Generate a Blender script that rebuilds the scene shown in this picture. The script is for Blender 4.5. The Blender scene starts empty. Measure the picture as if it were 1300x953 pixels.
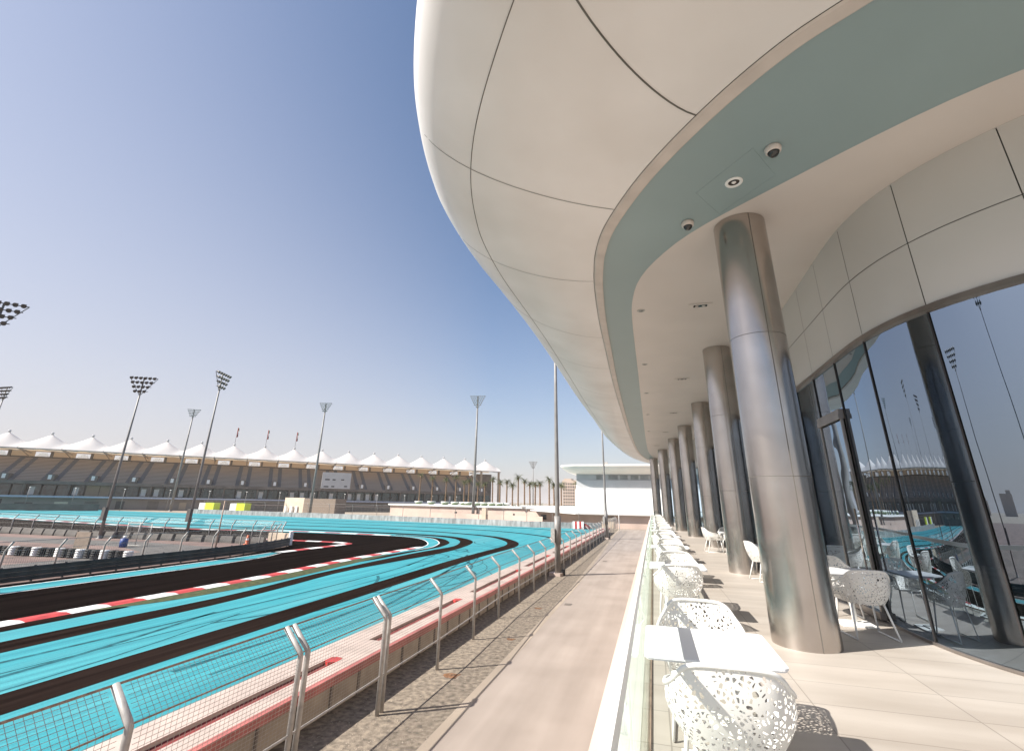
import bpy, math, random
from mathutils import Vector, Matrix
random.seed(7)
sc = bpy.context.scene
COL = sc.collection
R = math.radians
CAMZ = 6.1
FL = 4.5          # terrace floor level
SUNK = (0.93, 0.60)   # shadow shift per metre of height

# ------------------------------------------------------------------ materials
def new_mat(name):
    m = bpy.data.materials.new(name); m.use_nodes = True
    nt = m.node_tree
    return m, nt, nt.nodes['Principled BSDF']

def mat(name, col, rough=.6, metal=0., var=.12, scale=3., stretch=(1, 1, 1), col2=None, bump=0., bscale=40., spec=.4, coords='Object', detail=4.):
    m, nt, b = new_mat(name)
    N, L = nt.nodes, nt.links
    b.inputs['Roughness'].default_value = rough
    b.inputs['Metallic'].default_value = metal
    b.inputs['Specular IOR Level'].default_value = spec
    if coords == 'World':
        g = N.new('ShaderNodeNewGeometry'); src = g.outputs['Position']
    else:
        g = N.new('ShaderNodeTexCoord'); src = g.outputs['Object']
    mp = N.new('ShaderNodeMapping'); mp.inputs['Scale'].default_value = stretch
    L.new(src, mp.inputs['Vector'])
    n = N.new('ShaderNodeTexNoise'); n.inputs['Scale'].default_value = scale; n.inputs['Detail'].default_value = detail
    L.new(mp.outputs[0], n.inputs['Vector'])
    r = N.new('ShaderNodeValToRGB')
    c2 = col2 if col2 else tuple(max(0, c*(1-var*2)) for c in col)
    c1 = col if col2 else tuple(min(1, c*(1+var)) for c in col)
    r.color_ramp.elements[0].position = .3; r.color_ramp.elements[0].color = (*c2, 1)
    r.color_ramp.elements[1].position = .7; r.color_ramp.elements[1].color = (*c1, 1)
    L.new(n.outputs['Fac'], r.inputs['Fac']); L.new(r.outputs['Color'], b.inputs['Base Color'])
    if bump:
        n2 = N.new('ShaderNodeTexNoise'); n2.inputs['Scale'].default_value = bscale; n2.inputs['Detail'].default_value = 5
        L.new(mp.outputs[0], n2.inputs['Vector'])
        bp = N.new('ShaderNodeBump'); bp.inputs['Strength'].default_value = bump; bp.inputs['Distance'].default_value = .02
        L.new(n2.outputs['Fac'], bp.inputs['Height']); L.new(bp.outputs[0], b.inputs['Normal'])
    return m

M = {}
M['sand'] = mat('sand', (.34, .28, .22), .9, scale=.15, var=.12, bump=.3, bscale=6, coords='World')
M['gravel'] = mat('gravel', (.31, .255, .195), .95, col2=(.10, .082, .065), scale=5, bump=1.0, bscale=28, coords='World', detail=8)
M['stones'] = mat('verge_stones', (.33, .28, .225), .9, var=.3, scale=20, coords='World')
M['paddock'] = mat('paddock_ground', (.20, .135, .115), .9, scale=.25, var=.18, coords='World')
M['white'] = mat('white_paint', (.80, .79, .77), .45, var=.03)
M['whitewall'] = mat('white_render', (.82, .81, .79), .6, var=.03, scale=.3)
M['roofwhite'] = mat('roof_cream', (.82, .765, .70), .6, var=.03, scale=.3)
M['greywhite'] = mat('pale_grey_and_roof_shade', (.50, .50, .50), .5, var=.04, scale=.4)
M['shell'] = mat('canopy_render', (.80, .76, .735), .38, col2=(.68, .635, .60), scale=.55, bump=.10, bscale=3.2, coords='World', detail=10)  # colour mottle: grime together with painted-in warm reflections
M['trim'] = mat('canopy_trim', (.56, .49, .44), .4, var=.06, scale=2.5, coords='World')
M['cream'] = mat('soffit_cream', (.64, .575, .53), .5, var=.025, scale=.8, coords='World')
M['teal'] = mat('soffit_teal', (.275, .35, .355), .45, var=.02, scale=.8, coords='World')
M['seam'] = mat('seam_dark', (.13, .12, .105), .8, var=.1)
M['panel'] = mat('facade_panel', (.57, .54, .505), .22, var=.02, scale=.6, spec=.5)
M['pink'] = mat('pink_render', (.52, .405, .345), .8, var=.08, scale=.2, coords='World')
M['galv'] = mat('galvanised_steel', (.42, .40, .375), .5, .2, var=.12, scale=6)
M['mast'] = mat('mast_steel', (.22, .21, .20), .5, .15, var=.1, scale=1)
M['darkbox'] = mat('dark_grey_box', (.10, .095, .09), .6, var=.1)
M['lampdark'] = mat('floodlight_housing', (.09, .085, .08), .45, .2, var=.15)
M['rust'] = mat('rail_brown', (.38, .27, .21), .6, .3, var=.2, scale=8)
M['red'] = mat('red_paint', (.50, .045, .04), .5, var=.2, scale=1.5)
M['redfade'] = mat('faded_red_band', (.40, .13, .115), .6, var=.15, scale=1.2, coords='World')
M['darkred'] = mat('dark_red_slot', (.20, .03, .028), .7, var=.2, scale=2)
M['bartop'] = mat('barrier_cover', (.48, .39, .34), .6, var=.1, scale=.8, coords='World')
M['barface'] = mat('barrier_face', (.36, .31, .25), .7, var=.12, scale=1.5, coords='World')
M['black'] = mat('black_rubber', (.02, .02, .02), .7, var=.3)
M['guard'] = mat('dark_guardrail', (.035, .04, .042), .45, .2, var=.25, scale=1, coords='World')
M['concrete'] = mat('concrete_block', (.13, .12, .11), .85, var=.15, scale=1.2)
M['grey_cover'] = mat('grey_wall_cover', (.34, .33, .32), .75, var=.22, scale=1.1, stretch=(1, 1, .35), coords='World')
M['seats'] = mat('grandstand_seats', (.24, .21, .185), .7, var=.06, scale=.2)
M['aisle'] = mat('aisle_steps', (.17, .16, .165), .7, var=.1)
M['tan'] = mat('tan_backwall', (.42, .335, .245), .8, var=.06, scale=.2)
M['stand_dark'] = mat('stand_fascia', (.17, .145, .125), .7, var=.15, scale=.4)
M['membrane'] = mat('roof_membrane', (.82, .78, .75), .55, var=.02, scale=.3)
def _translucent(m, c):
    nt = m.node_tree; N, L = nt.nodes, nt.links; b = N['Principled BSDF']; out = [n for n in N if n.type == 'OUTPUT_MATERIAL'][0]
    t = N.new('ShaderNodeBsdfTranslucent'); t.inputs[0].default_value = (*c, 1); mx = N.new('ShaderNodeMixShader'); mx.inputs[0].default_value = .28
    L.new(b.outputs[0], mx.inputs[1]); L.new(t.outputs[0], mx.inputs[2]); L.new(mx.outputs[0], out.inputs[0])
_translucent(M['membrane'], (.85, .66, .45))
M['tan_screen'] = mat('tan_screen', (.50, .40, .29), .8, var=.06, scale=.2); _translucent(M['tan_screen'], (.75, .62, .48))
M['sunlit_gap_white'] = mat('sunlit_gap_white', (.85, .84, .82), .7, var=.03); _translucent(M['sunlit_gap_white'], (1., 1., 1.))  # white for the bright view through the grandstand's rear gaps
for k in ('tan_screen', 'sunlit_gap_white'): [n for n in M[k].node_tree.nodes if n.type == 'MIX_SHADER'][0].inputs[0].default_value = .6
M['tealglass'] = mat('box_glass', (.045, .085, .09), .12, var=.4, scale=.5, spec=.8)
M['bluerail'] = mat('pale_blue_rail', (.42, .46, .55), .5, var=.05)
M['trunk'] = mat('palm_trunk', (.20, .125, .075), .9, var=.25, scale=4)
M['frond'] = mat('palm_frond', (.11, .12, .045), .7, var=.3, scale=2)
M['shrub'] = mat('shrub_leaves', (.06, .09, .03), .8, var=.3, scale=3)
M['lime'] = mat('lime_box', (.55, .68, .05), .5, var=.05)
M['cabin'] = mat('cabin_tan', (.60, .50, .39), .8, var=.06, scale=.5)
M['hotel'] = mat('hotel_stone', (.50, .40, .33), .8, var=.05, scale=.1)
M['window_dark'] = mat('dark_window', (.04, .04, .045), .2, var=.2)
M['blue'] = mat('blue_plastic', (.02, .06, .25), .5)
M['orange'] = mat('orange_plastic', (.70, .16, .06), .5)
M['brownboard'] = mat('brown_board', (.24, .19, .15), .8, var=.1)
M['grass'] = mat('painted_grass', (.055, .065, .018), .95, var=.3, scale=2.5, coords='World', bump=.5, bscale=20)
M['lawn'] = mat('lawn', (.10, .16, .03), .95, var=.2, scale=1, coords='World')
M['chair_tube'] = mat('white_chair_frame', (.78, .77, .74), .4, var=.03)
M['tabletop'] = mat('white_table_top', (.80, .80, .80), .3, var=.02, scale=1.5)
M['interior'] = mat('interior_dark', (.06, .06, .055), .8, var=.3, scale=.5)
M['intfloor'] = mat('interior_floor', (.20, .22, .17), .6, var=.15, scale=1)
M['frame_brown'] = mat('window_head_metal', (.24, .21, .19), .35, .6, var=.1)
M['frame_dark'] = mat('mullion_dark', (.05, .045, .045), .4, .4, var=.1)
M['palepane'] = mat('pale_pane', (.28, .29, .28), .3, var=.2, scale=.4)
M['white_line'] = mat('white_line', (.75, .74, .72), .6, var=.12, scale=1.2, coords='World')

# steel of the columns: brushed, warm
def steel():
    m, nt, b = new_mat('brushed_steel'); N, L = nt.nodes, nt.links
    tc = N.new('ShaderNodeTexCoord'); mp = N.new('ShaderNodeMapping'); mp.inputs['Scale'].default_value = (1, 1, 14)
    L.new(tc.outputs['Object'], mp.inputs['Vector'])
    n = N.new('ShaderNodeTexNoise'); n.inputs['Scale'].default_value = 6; n.inputs['Detail'].default_value = 6
    L.new(mp.outputs[0], n.inputs['Vector'])
    n2 = N.new('ShaderNodeTexNoise'); n2.inputs['Scale'].default_value = 1.6; n2.inputs['Detail'].default_value = 5
    L.new(tc.outputs['Object'], n2.inputs['Vector'])
    r = N.new('ShaderNodeValToRGB'); r.color_ramp.elements[0].position = .25; r.color_ramp.elements[0].color = (.43, .385, .35, 1)
    r.color_ramp.elements[1].position = .8; r.color_ramp.elements[1].color = (.57, .53, .495, 1)
    L.new(n2.outputs['Fac'], r.inputs['Fac']); L.new(r.outputs[0], b.inputs['Base Color'])
    b.inputs['Metallic'].default_value = 1.
    mr = N.new('ShaderNodeMapRange'); mr.inputs['To Min'].default_value = .20; mr.inputs['To Max'].default_value = .27
    L.new(n.outputs['Fac'], mr.inputs['Value']); L.new(mr.outputs[0], b.inputs['Roughness'])
    bp = N.new('ShaderNodeBump'); bp.inputs['Strength'].default_value = .012; bp.inputs['Distance'].default_value = .003
    L.new(n.outputs['Fac'], bp.inputs['Height']); L.new(bp.outputs[0], b.inputs['Normal'])
    return m
M['steel'] = steel()

def turquoise():
    m, nt, b = new_mat('turquoise_runoff'); N, L = nt.nodes, nt.links
    g = N.new('ShaderNodeNewGeometry')
    def noise(st, s, d=5, dist=0.):
        mp = N.new('ShaderNodeMapping'); mp.inputs['Scale'].default_value = st
        L.new(g.outputs['Position'], mp.inputs['Vector'])
        n = N.new('ShaderNodeTexNoise'); n.inputs['Scale'].default_value = s; n.inputs['Detail'].default_value = d
        n.inputs['Distortion'].default_value = dist
        L.new(mp.outputs[0], n.inputs['Vector']); return n.outputs['Fac']
    st = noise((1, .035, 1), 2.6, 8)
    st2 = noise((1, .02, 1), 9., 4)
    big = noise((1, 1, 1), .06, 3)
    r = N.new('ShaderNodeValToRGB')
    r.color_ramp.elements[0].position = .3; r.color_ramp.elements[0].color = (.022, .205, .25, 1)
    r.color_ramp.elements[1].position = .68; r.color_ramp.elements[1].color = (.052, .325, .37, 1)
    L.new(st, r.inputs['Fac'])
    r2 = N.new('ShaderNodeValToRGB')
    r2.color_ramp.elements[0].position = .28; r2.color_ramp.elements[0].color = (.55, .62, .62, 1)
    r2.color_ramp.elements[1].position = .45; r2.color_ramp.elements[1].color = (1, 1, 1, 1)
    L.new(st2, r2.inputs['Fac'])
    mx = N.new('ShaderNodeMix'); mx.data_type = 'RGBA'; mx.blend_type = 'MULTIPLY'; mx.inputs[0].default_value = .8
    L.new(r.outputs[0], mx.inputs[6]); L.new(r2.outputs[0], mx.inputs[7])
    r3 = N.new('ShaderNodeValToRGB'); r3.color_ramp.elements[0].color = (.88, .93, .93, 1); r3.color_ramp.elements[1].color = (1.1, 1.07, 1.05, 1)
    L.new(big, r3.inputs['Fac'])
    m2 = N.new('ShaderNodeMix'); m2.data_type = 'RGBA'; m2.blend_type = 'MULTIPLY'; m2.inputs[0].default_value = 1
    L.new(mx.outputs[2], m2.inputs[6]); L.new(r3.outputs[0], m2.inputs[7])
    # dust lying in soft patches, fine grain of the painted asphalt, faint paving joints
    du = noise((1, .25, 1), .22, 6, .6); gr = noise((1, 1, 1), 14, 3)
    rd = N.new('ShaderNodeValToRGB'); rd.color_ramp.elements[0].position = .50; rd.color_ramp.elements[0].color = (0, 0, 0, 1); rd.color_ramp.elements[1].position = .78; rd.color_ramp.elements[1].color = (.28, .28, .28, 1)
    L.new(du, rd.inputs['Fac'])
    m3 = N.new('ShaderNodeMix'); m3.data_type = 'RGBA'; L.new(rd.outputs[0], m3.inputs[0]); L.new(m2.outputs[2], m3.inputs[6]); m3.inputs[7].default_value = (.20, .34, .34, 1)
    rg = N.new('ShaderNodeValToRGB'); rg.color_ramp.elements[0].position = .3; rg.color_ramp.elements[0].color = (.86, .86, .86, 1); rg.color_ramp.elements[1].position = .7; rg.color_ramp.elements[1].color = (1.08, 1.08, 1.08, 1); L.new(gr, rg.inputs['Fac'])
    m4 = N.new('ShaderNodeMix'); m4.data_type = 'RGBA'; m4.blend_type = 'MULTIPLY'; m4.inputs[0].default_value = 1; L.new(m3.outputs[2], m4.inputs[6]); L.new(rg.outputs[0], m4.inputs[7])
    L.new(m4.outputs[2], b.inputs['Base Color']); b.inputs['Roughness'].default_value = .7
    b.inputs['Specular IOR Level'].default_value = .25
    return m
M['turq'] = turquoise()
M['asphalt'] = mat('asphalt', (.0085, .006, .0055), .95, scale=1.4, stretch=(1, .04, 1), var=.3, coords='World', bump=.2, bscale=60, spec=.0)
M['stripe'] = mat('dark_stripe', (.019, .0125, .0105), .95, scale=2.2, stretch=(1, .04, 1), var=.28, coords='World', spec=.0)
M['skid'] = mat('skid_rubber', (.015, .12, .145), .85, var=.3, scale=2, coords='World', spec=.2)

def road():
    m, nt, b = new_mat('concrete_road'); N, L = nt.nodes, nt.links
    g = N.new('ShaderNodeNewGeometry')
    def noise(st, s, d=5):
        mp = N.new('ShaderNodeMapping'); mp.inputs['Scale'].default_value = st
        L.new(g.outputs['Position'], mp.inputs['Vector'])
        n = N.new('ShaderNodeTexNoise'); n.inputs['Scale'].default_value = s; n.inputs['Detail'].default_value = d
        L.new(mp.outputs[0], n.inputs['Vector']); return n.outputs['Fac']
    a = noise((1, .06, 1), 1.3, 4); c = noise((1, 1, 1), .35, 6); f = noise((1, 1, 1), 30, 3)
    r = N.new('ShaderNodeValToRGB'); r.color_ramp.elements[0].position = .35; r.color_ramp.elements[0].color = (.235, .195, .165, 1)
    r.color_ramp.elements[1].position = .65; r.color_ramp.elements[1].color = (.33, .278, .24, 1)
    ad = N.new('ShaderNodeMath'); ad.operation = 'MULTIPLY_ADD'; ad.inputs[1].default_value = .5
    L.new(a, ad.inputs[0])
    h = N.new('ShaderNodeMath'); h.operation = 'MULTIPLY'; h.inputs[1].default_value = .5; L.new(c, h.inputs[0]); L.new(h.outputs[0], ad.inputs[2])
    L.new(ad.outputs[0], r.inputs['Fac']); L.new(r.outputs[0], b.inputs['Base Color']); b.inputs['Roughness'].default_value = .85
    bp = N.new('ShaderNodeBump'); bp.inputs['Strength'].default_value = .25; bp.inputs['Distance'].default_value = .01
    L.new(f, bp.inputs['Height']); L.new(bp.outputs[0], b.inputs['Normal'])
    return m
M['road'] = road()

def tiles():
    m, nt, b = new_mat('terrace_stone'); N, L = nt.nodes, nt.links
    g = N.new('ShaderNodeNewGeometry')
    br = N.new('ShaderNodeTexBrick'); br.offset = 0.
    br.inputs['Scale'].default_value = 1.; br.inputs['Mortar Size'].default_value = .006
    br.inputs['Brick Width'].default_value = 1.2; br.inputs['Row Height'].default_value = .6
    br.inputs['Color1'].default_value = (.44, .395, .35, 1); br.inputs['Color2'].default_value = (.405, .365, .325, 1)
    br.inputs['Mortar'].default_value = (.27, .24, .21, 1)
    L.new(g.outputs['Position'], br.inputs['Vector'])
    n = N.new('ShaderNodeTexNoise'); n.inputs['Scale'].default_value = 1.3; n.inputs['Detail'].default_value = 7
    mp = N.new('ShaderNodeMapping'); mp.inputs['Scale'].default_value = (.5, 2, 1); L.new(g.outputs['Position'], mp.inputs[0]); L.new(mp.outputs[0], n.inputs['Vector'])
    r = N.new('ShaderNodeValToRGB'); r.color_ramp.elements[0].position = .3; r.color_ramp.elements[0].color = (.82, .8, .78, 1); r.color_ramp.elements[1].position = .7; r.color_ramp.elements[1].color = (1.04, 1.04, 1.04, 1)
    L.new(n.outputs['Fac'], r.inputs['Fac'])
    mx = N.new('ShaderNodeMix'); mx.data_type = 'RGBA'; mx.blend_type = 'MULTIPLY'; mx.inputs[0].default_value = 1
    L.new(br.outputs['Color'], mx.inputs[6]); L.new(r.outputs[0], mx.inputs[7]); L.new(mx.outputs[2], b.inputs['Base Color'])
    b.inputs['Roughness'].default_value = .5
    return m
M['tiles'] = tiles()

def pane(name, tint, refl, tr=None):
    m = bpy.data.materials.new(name); m.use_nodes = True; nt = m.node_tree; N, L = nt.nodes, nt.links
    N.clear(); out = N.new('ShaderNodeOutputMaterial')
    t = N.new('ShaderNodeBsdfTransparent'); t.inputs[0].default_value = (*tint, 1)
    g = N.new('ShaderNodeBsdfGlossy'); g.inputs['Roughness'].default_value = 0.0; g.inputs['Color'].default_value = (.70, .84, 1., 1) if refl > .1 else (.85, .9, .86, 1)
    lw = N.new('ShaderNodeLayerWeight'); lw.inputs['Blend'].default_value = .5
    fr = N.new('ShaderNodeMath'); fr.operation = 'POWER'; fr.inputs[1].default_value = 4.; L.new(lw.outputs['Facing'], fr.inputs[0])
    mr = N.new('ShaderNodeMapRange'); mr.inputs['To Min'].default_value = refl; mr.inputs['To Max'].default_value = 1. if refl > .1 else .55
    L.new(fr.outputs[0], mr.inputs['Value'])
    mx = N.new('ShaderNodeMixShader'); L.new(mr.outputs[0], mx.inputs[0]); L.new(t.outputs[0], mx.inputs[1]); L.new(g.outputs[0], mx.inputs[2])
    if refl > .1:
        tc = N.new('ShaderNodeNewGeometry'); n = N.new('ShaderNodeTexNoise'); n.inputs['Scale'].default_value = 1.1; n.inputs['Detail'].default_value = 1
        L.new(tc.outputs['Position'], n.inputs['Vector'])
        bp = N.new('ShaderNodeBump'); bp.inputs['Strength'].default_value = .12; bp.inputs['Distance'].default_value = .02
        L.new(n.outputs['Fac'], bp.inputs['Height']); L.new(bp.outputs[0], g.inputs['Normal'])
    L.new(mx.outputs[0], out.inputs[0]); return m
M['glass'] = pane('tinted_glass', (.10, .17, .15), .36)
M['clearglass'] = pane('clear_glass', (.95, .985, .97), .02)

def lace():
    m, nt, b = new_mat('woven_shell'); N, L = nt.nodes, nt.links
    tc = N.new('ShaderNodeTexCoord')
    v = N.new('ShaderNodeTexVoronoi'); v.feature = 'DISTANCE_TO_EDGE'; v.inputs['Scale'].default_value = 34
    L.new(tc.outputs['Object'], v.inputs['Vector'])
    gt = N.new('ShaderNodeMath'); gt.operation = 'LESS_THAN'; gt.inputs[1].default_value = .20
    L.new(v.outputs['Distance'], gt.inputs[0]); L.new(gt.outputs[0], b.inputs['Alpha'])
    b.inputs['Base Color'].default_value = (.74, .72, .68, 1); b.inputs['Roughness'].default_value = .5
    return m
M['lace'] = lace()

def hpanel(name, col, gap, period):   # horizontal seat rows along z
    m, nt, b = new_mat(name); N, L = nt.nodes, nt.links
    g = N.new('ShaderNodeNewGeometry'); s = N.new('ShaderNodeSeparateXYZ'); L.new(g.outputs['Position'], s.inputs[0])
    d = N.new('ShaderNodeMath'); d.operation = 'MULTIPLY'; d.inputs[1].default_value = 1/period; L.new(s.outputs['Z'], d.inputs[0])
    f = N.new('ShaderNodeMath'); f.operation = 'FRACT'; L.new(d.outputs[0], f.inputs[0])
    r = N.new('ShaderNodeValToRGB'); r.color_ramp.elements[0].position = .35; r.color_ramp.elements[0].color = (*gap, 1)
    r.color_ramp.elements[1].position = .55; r.color_ramp.elements[1].color = (*col, 1)
    L.new(f.outputs[0], r.inputs['Fac']); L.new(r.outputs[0], b.inputs['Base Color']); b.inputs['Roughness'].default_value = .7
    return m
M['seatrows'] = hpanel('seat_rows', (.46, .365, .29), (.22, .175, .14), .62)

# ------------------------------------------------------------------ mesh builder
class MB:
    def __init__(s): s.v = []; s.f = []; s.sm = []
    def add(s, vs, fs, smooth=False):
        o = len(s.v); s.v += [Vector(p) for p in vs]; s.f += [[o+i for i in f] for f in fs]; s.sm += [smooth]*len(fs); return s
    def box(s, x0, x1, y0, y1, z0, z1):
        return s.add([(x0,y0,z0),(x1,y0,z0),(x1,y1,z0),(x0,y1,z0),(x0,y0,z1),(x1,y0,z1),(x1,y1,z1),(x0,y1,z1)],
                     [(0,3,2,1),(4,5,6,7),(0,1,5,4),(1,2,6,5),(2,3,7,6),(3,0,4,7)])
    def beam(s, p, q, w, h=None, up=(0,0,1), caps=True):
        p, q = Vector(p), Vector(q); d = (q-p)
        if d.length < 1e-6: return s
        d.normalize(); u = Vector(up)
        if abs(d.dot(u)) > .98: u = Vector((1,0,0)) if abs(d.x) < .9 else Vector((0,1,0))
        a = d.cross(u).normalized(); c = a.cross(d).normalized(); h = h if h else w
        vs = [t + a*(i*w/2) + c*(j*h/2) for t in (p, q) for i, j in ((-1,-1),(1,-1),(1,1),(-1,1))]
        fs = [(0,1,5,4),(1,2,6,5),(2,3,7,6),(3,0,4,7)]
        if caps: fs += [(3,2,1,0),(4,5,6,7)]
        return s.add(vs, fs)
    def tube(s, pts, r, n=8, smooth=True, caps=True):
        pts = [Vector(p) for p in pts]
        rs = r if isinstance(r, (list, tuple)) else [r]*len(pts)
        o = len(s.v); ref = None
        for i, p in enumerate(pts):
            d = (pts[min(i+1, len(pts)-1)] - pts[max(i-1, 0)]).normalized()
            if ref is None:
                ref = Vector((0,0,1)) if abs(d.z) < .9 else Vector((1,0,0))
            a = d.cross(ref).normalized(); b = a.cross(d).normalized(); ref = b if abs(d.dot(b)) < .9 else ref
            for k in range(n):
                t = 2*math.pi*k/n; s.v.append(p + a*(math.cos(t)*rs[i]) + b*(math.sin(t)*rs[i]))
        for i in range(len(pts)-1):
            for k in range(n):
                s.f.append([o+i*n+k, o+i*n+(k+1) % n, o+(i+1)*n+(k+1) % n, o+(i+1)*n+k]); s.sm.append(smooth)
        if caps:
            s.f.append([o+k for k in range(n)][::-1]); s.sm.append(False)
            s.f.append([o+(len(pts)-1)*n+k for k in range(n)]); s.sm.append(False)
        return s
    def grid(s, rows, smooth=True):
        o = len(s.v); n = len(rows[0])
        for r_ in rows: s.v += [Vector(p) for p in r_]
        for i in range(len(rows)-1):
            for k in range(n-1):
                s.f.append([o+i*n+k, o+i*n+k+1, o+(i+1)*n+k+1, o+(i+1)*n+k]); s.sm.append(smooth)
        return s
    def poly(s, pts, z):
        return s.add([(p[0], p[1], z) for p in pts], [tuple(range(len(pts)))])
    def prism(s, pts, z0, z1):
        n = len(pts); a = sum(pts[i][0]*pts[(i+1) % n][1]-pts[(i+1) % n][0]*pts[i][1] for i in range(n))
        if a < 0: pts = pts[::-1]
        return s.add([(p[0],p[1],z0) for p in pts]+[(p[0],p[1],z1) for p in pts],
                     [tuple(range(n))[::-1], tuple(range(n, 2*n))]+[(i,(i+1) % n,(i+1) % n+n,i+n) for i in range(n)])
    def lathe(s, prof, c=(0,0,0), n=24, smooth=True):
        rows = [[(c[0]+r*math.cos(2*math.pi*k/n), c[1]+r*math.sin(2*math.pi*k/n), c[2]+z) for k in range(n+1)] for r, z in prof]
        return s.grid(rows, smooth)
    def build(s, name, m, parent=None, local=False):
        me = bpy.data.meshes.new(name)
        if parent is not None:
            off = parent.location.copy() if not local else Vector((0,0,0))
            if not local and parent.parent: off = off + parent.parent.location
        elif local: off = Vector((0,0,0))
        else:
            xs = [v.x for v in s.v]; ys = [v.y for v in s.v]; zs = [v.z for v in s.v]
            off = Vector(((min(xs)+max(xs))/2, (min(ys)+max(ys))/2, min(zs)))
        me.from_pydata([v-off for v in s.v], [], s.f); me.validate(); me.update()
        for p, sm in zip(me.polygons, s.sm): p.use_smooth = sm
        me.materials.append(M[m] if isinstance(m, str) else m)
        o = bpy.data.objects.new(name, me); COL.objects.link(o)
        if parent is not None: o.parent = parent
        else: o.location = off if not local else (0,0,0)
        return o

def tag(o, label=None, cat=None, group=None, kind=None):
    if label: o['label'] = label
    if cat: o['category'] = cat
    if group: o['group'] = group
    if kind: o['kind'] = kind
    return o
def empty(name, loc, label, cat, group=None, rz=0):
    o = bpy.data.objects.new(name, None); COL.objects.link(o); o.location = loc; o.rotation_euler = (0,0,rz); o.empty_display_size = .2
    return tag(o, label, cat, group)
def copy_tree(o, loc=None, rz=None, label=None, group=None, parent=None):
    c = o.copy(); COL.objects.link(c)
    if parent is not None: c.parent = parent
    if loc is not None: c.location = loc
    if rz is not None: c.rotation_euler = (0,0,rz)
    if label: c['label'] = label
    if group: c['group'] = group
    for ch in list(o.children): copy_tree(ch, parent=c)
    return c
def struct(name, mb, m):
    o = mb.build(name, m); o['kind'] = 'structure'; return o
ORD = ['first','second','third','fourth','fifth','sixth','seventh','eighth','ninth','tenth','eleventh','twelfth','thirteenth','fourteenth','fifteenth','sixteenth','seventeenth','eighteenth','nineteenth','twentieth','twenty-first','twenty-second']

def smooth_path(pts, k=6):
    P = [Vector(p) for p in pts]; P = [2*P[0]-P[1]] + P + [2*P[-1]-P[-2]]; out = []
    for i in range(1, len(P)-2):
        for j in range(k):
            t = j/k; a, b, c, d = P[i-1], P[i], P[i+1], P[i+2]
            out.append(.5*((2*b)+(c-a)*t+(2*a-5*b+4*c-d)*t*t+(3*b-a-3*c+d)*t**3))
    out.append(P[-2]); return out
def resample(path, n):
    L = [0]
    for i in range(1, len(path)): L.append(L[-1]+(path[i]-path[i-1]).length)
    out = []; j = 0
    for k in range(n):
        t = L[-1]*k/(n-1)
        while j < len(L)-2 and L[j+1] < t: j += 1
        f = (t-L[j])/max(1e-9, L[j+1]-L[j]); out.append(path[j].lerp(path[j+1], min(1, max(0, f))))
    return out
def along(path, s):
    for i in range(1, len(path)):
        d = (path[i]-path[i-1]).length
        if s <= d: return path[i-1].lerp(path[i], s/d), (path[i]-path[i-1]).normalized()
        s -= d
    return path[-1], (path[-1]-path[-2]).normalized()
def plen(path): return sum((path[i]-path[i-1]).length for i in range(1, len(path)))
def band(a, b, z, n=160, k=6):     # sheet between two plan curves
    A = resample(smooth_path([(p[0],p[1],0) for p in a], k), n); B = resample(smooth_path([(p[0],p[1],0) for p in b], k), n)
    mb = MB(); rows = [[(p.x,p.y,z),(q.x,q.y,z)] for p, q in zip(A, B)]; mb.grid(rows, False); return mb
def ribbon(pts, w, z, k=8):        # sheet of width w (number or per-point list) along a plan curve
    ws = w if isinstance(w, (list, tuple)) else [w]*len(pts)
    P = smooth_path([(p[0],p[1],q) for p, q in zip(pts, ws)], k); rows = []
    for i, p in enumerate(P):
        d = P[min(i+1, len(P)-1)]-P[max(i-1, 0)]; d = Vector((d.x, d.y, 0)).normalized(); nrm = Vector((-d.y, d.x, 0))
        h = p.z/2; rows.append([(p.x+nrm.x*h, p.y+nrm.y*h, z), (p.x-nrm.x*h, p.y-nrm.y*h, z)])
    return MB().grid(rows, False)

# ------------------------------------------------------------------ ground, track
struct('ground', MB().poly([(-3500,-3500),(3500,-3500),(3500,5000),(-3500,5000)], -.02), 'sand')
WALL = [(-13,129),(-19,127.5),(-33,127),(-48,131),(-65,134),(-84,137.5),(-110,141.5),(-142,145),(-168,146)]
struct('runoff_surface', MB().poly([(-11.6,-60),(-11.6,110),(-13,129)]+WALL[2:]+[(-230,150),(-330,150),(-330,40),(-330,-60)], 0.), 'turq')
# track asphalt: inside of the hairpin
def xy(l): return [(p[0], p[1]) for p in l]
edge = [(-31.6,-60),(-31.6,0),(-31.6,20),(-31.6,36),(-31.7,47),(-31.6,56),(-31.3,63),(-32.0,67.5),(-34.0,72.0),(-37.0,76.3),(-41.0,79.6),(-46,80.9),(-56,80.6),(-69,79.8),(-88,76.8),(-113,79),(-156,85),(-230,98),(-330,115)]
E2 = [(p.x,p.y) for p in smooth_path([(p[0],p[1],0) for p in edge], 6)]
struct('track', MB().poly(E2+[(-330,60),(-330,-60)], .006), 'asphalt')
struct('run_off_stripe', band([(-20.2,-60),(-20.2,0),(-20.6,15),(-20.9,27),(-21.3,40),(-21.6,52),(-21.55,62),(-21.4,69),(-21.9,74.5),(-24.2,80.5),(-29.0,87.5),(-36,92.2),(-47,96.5),(-64,99.6),(-89,98.5),(-130,102),(-200,112),(-320,128)],
                    [(-18.5,-60),(-18.5,0),(-18.8,17),(-19.05,27),(-19.3,38),(-19.7,50),(-19.7,60),(-19.4,69),(-20.2,75),(-22.4,81),(-27.8,88.8),(-35,93.4),(-46.6,97.9),(-64,101.2),(-89,100.1),(-130,103.6),(-200,113.6),(-320,129.6)], .008), 'stripe')
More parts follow.
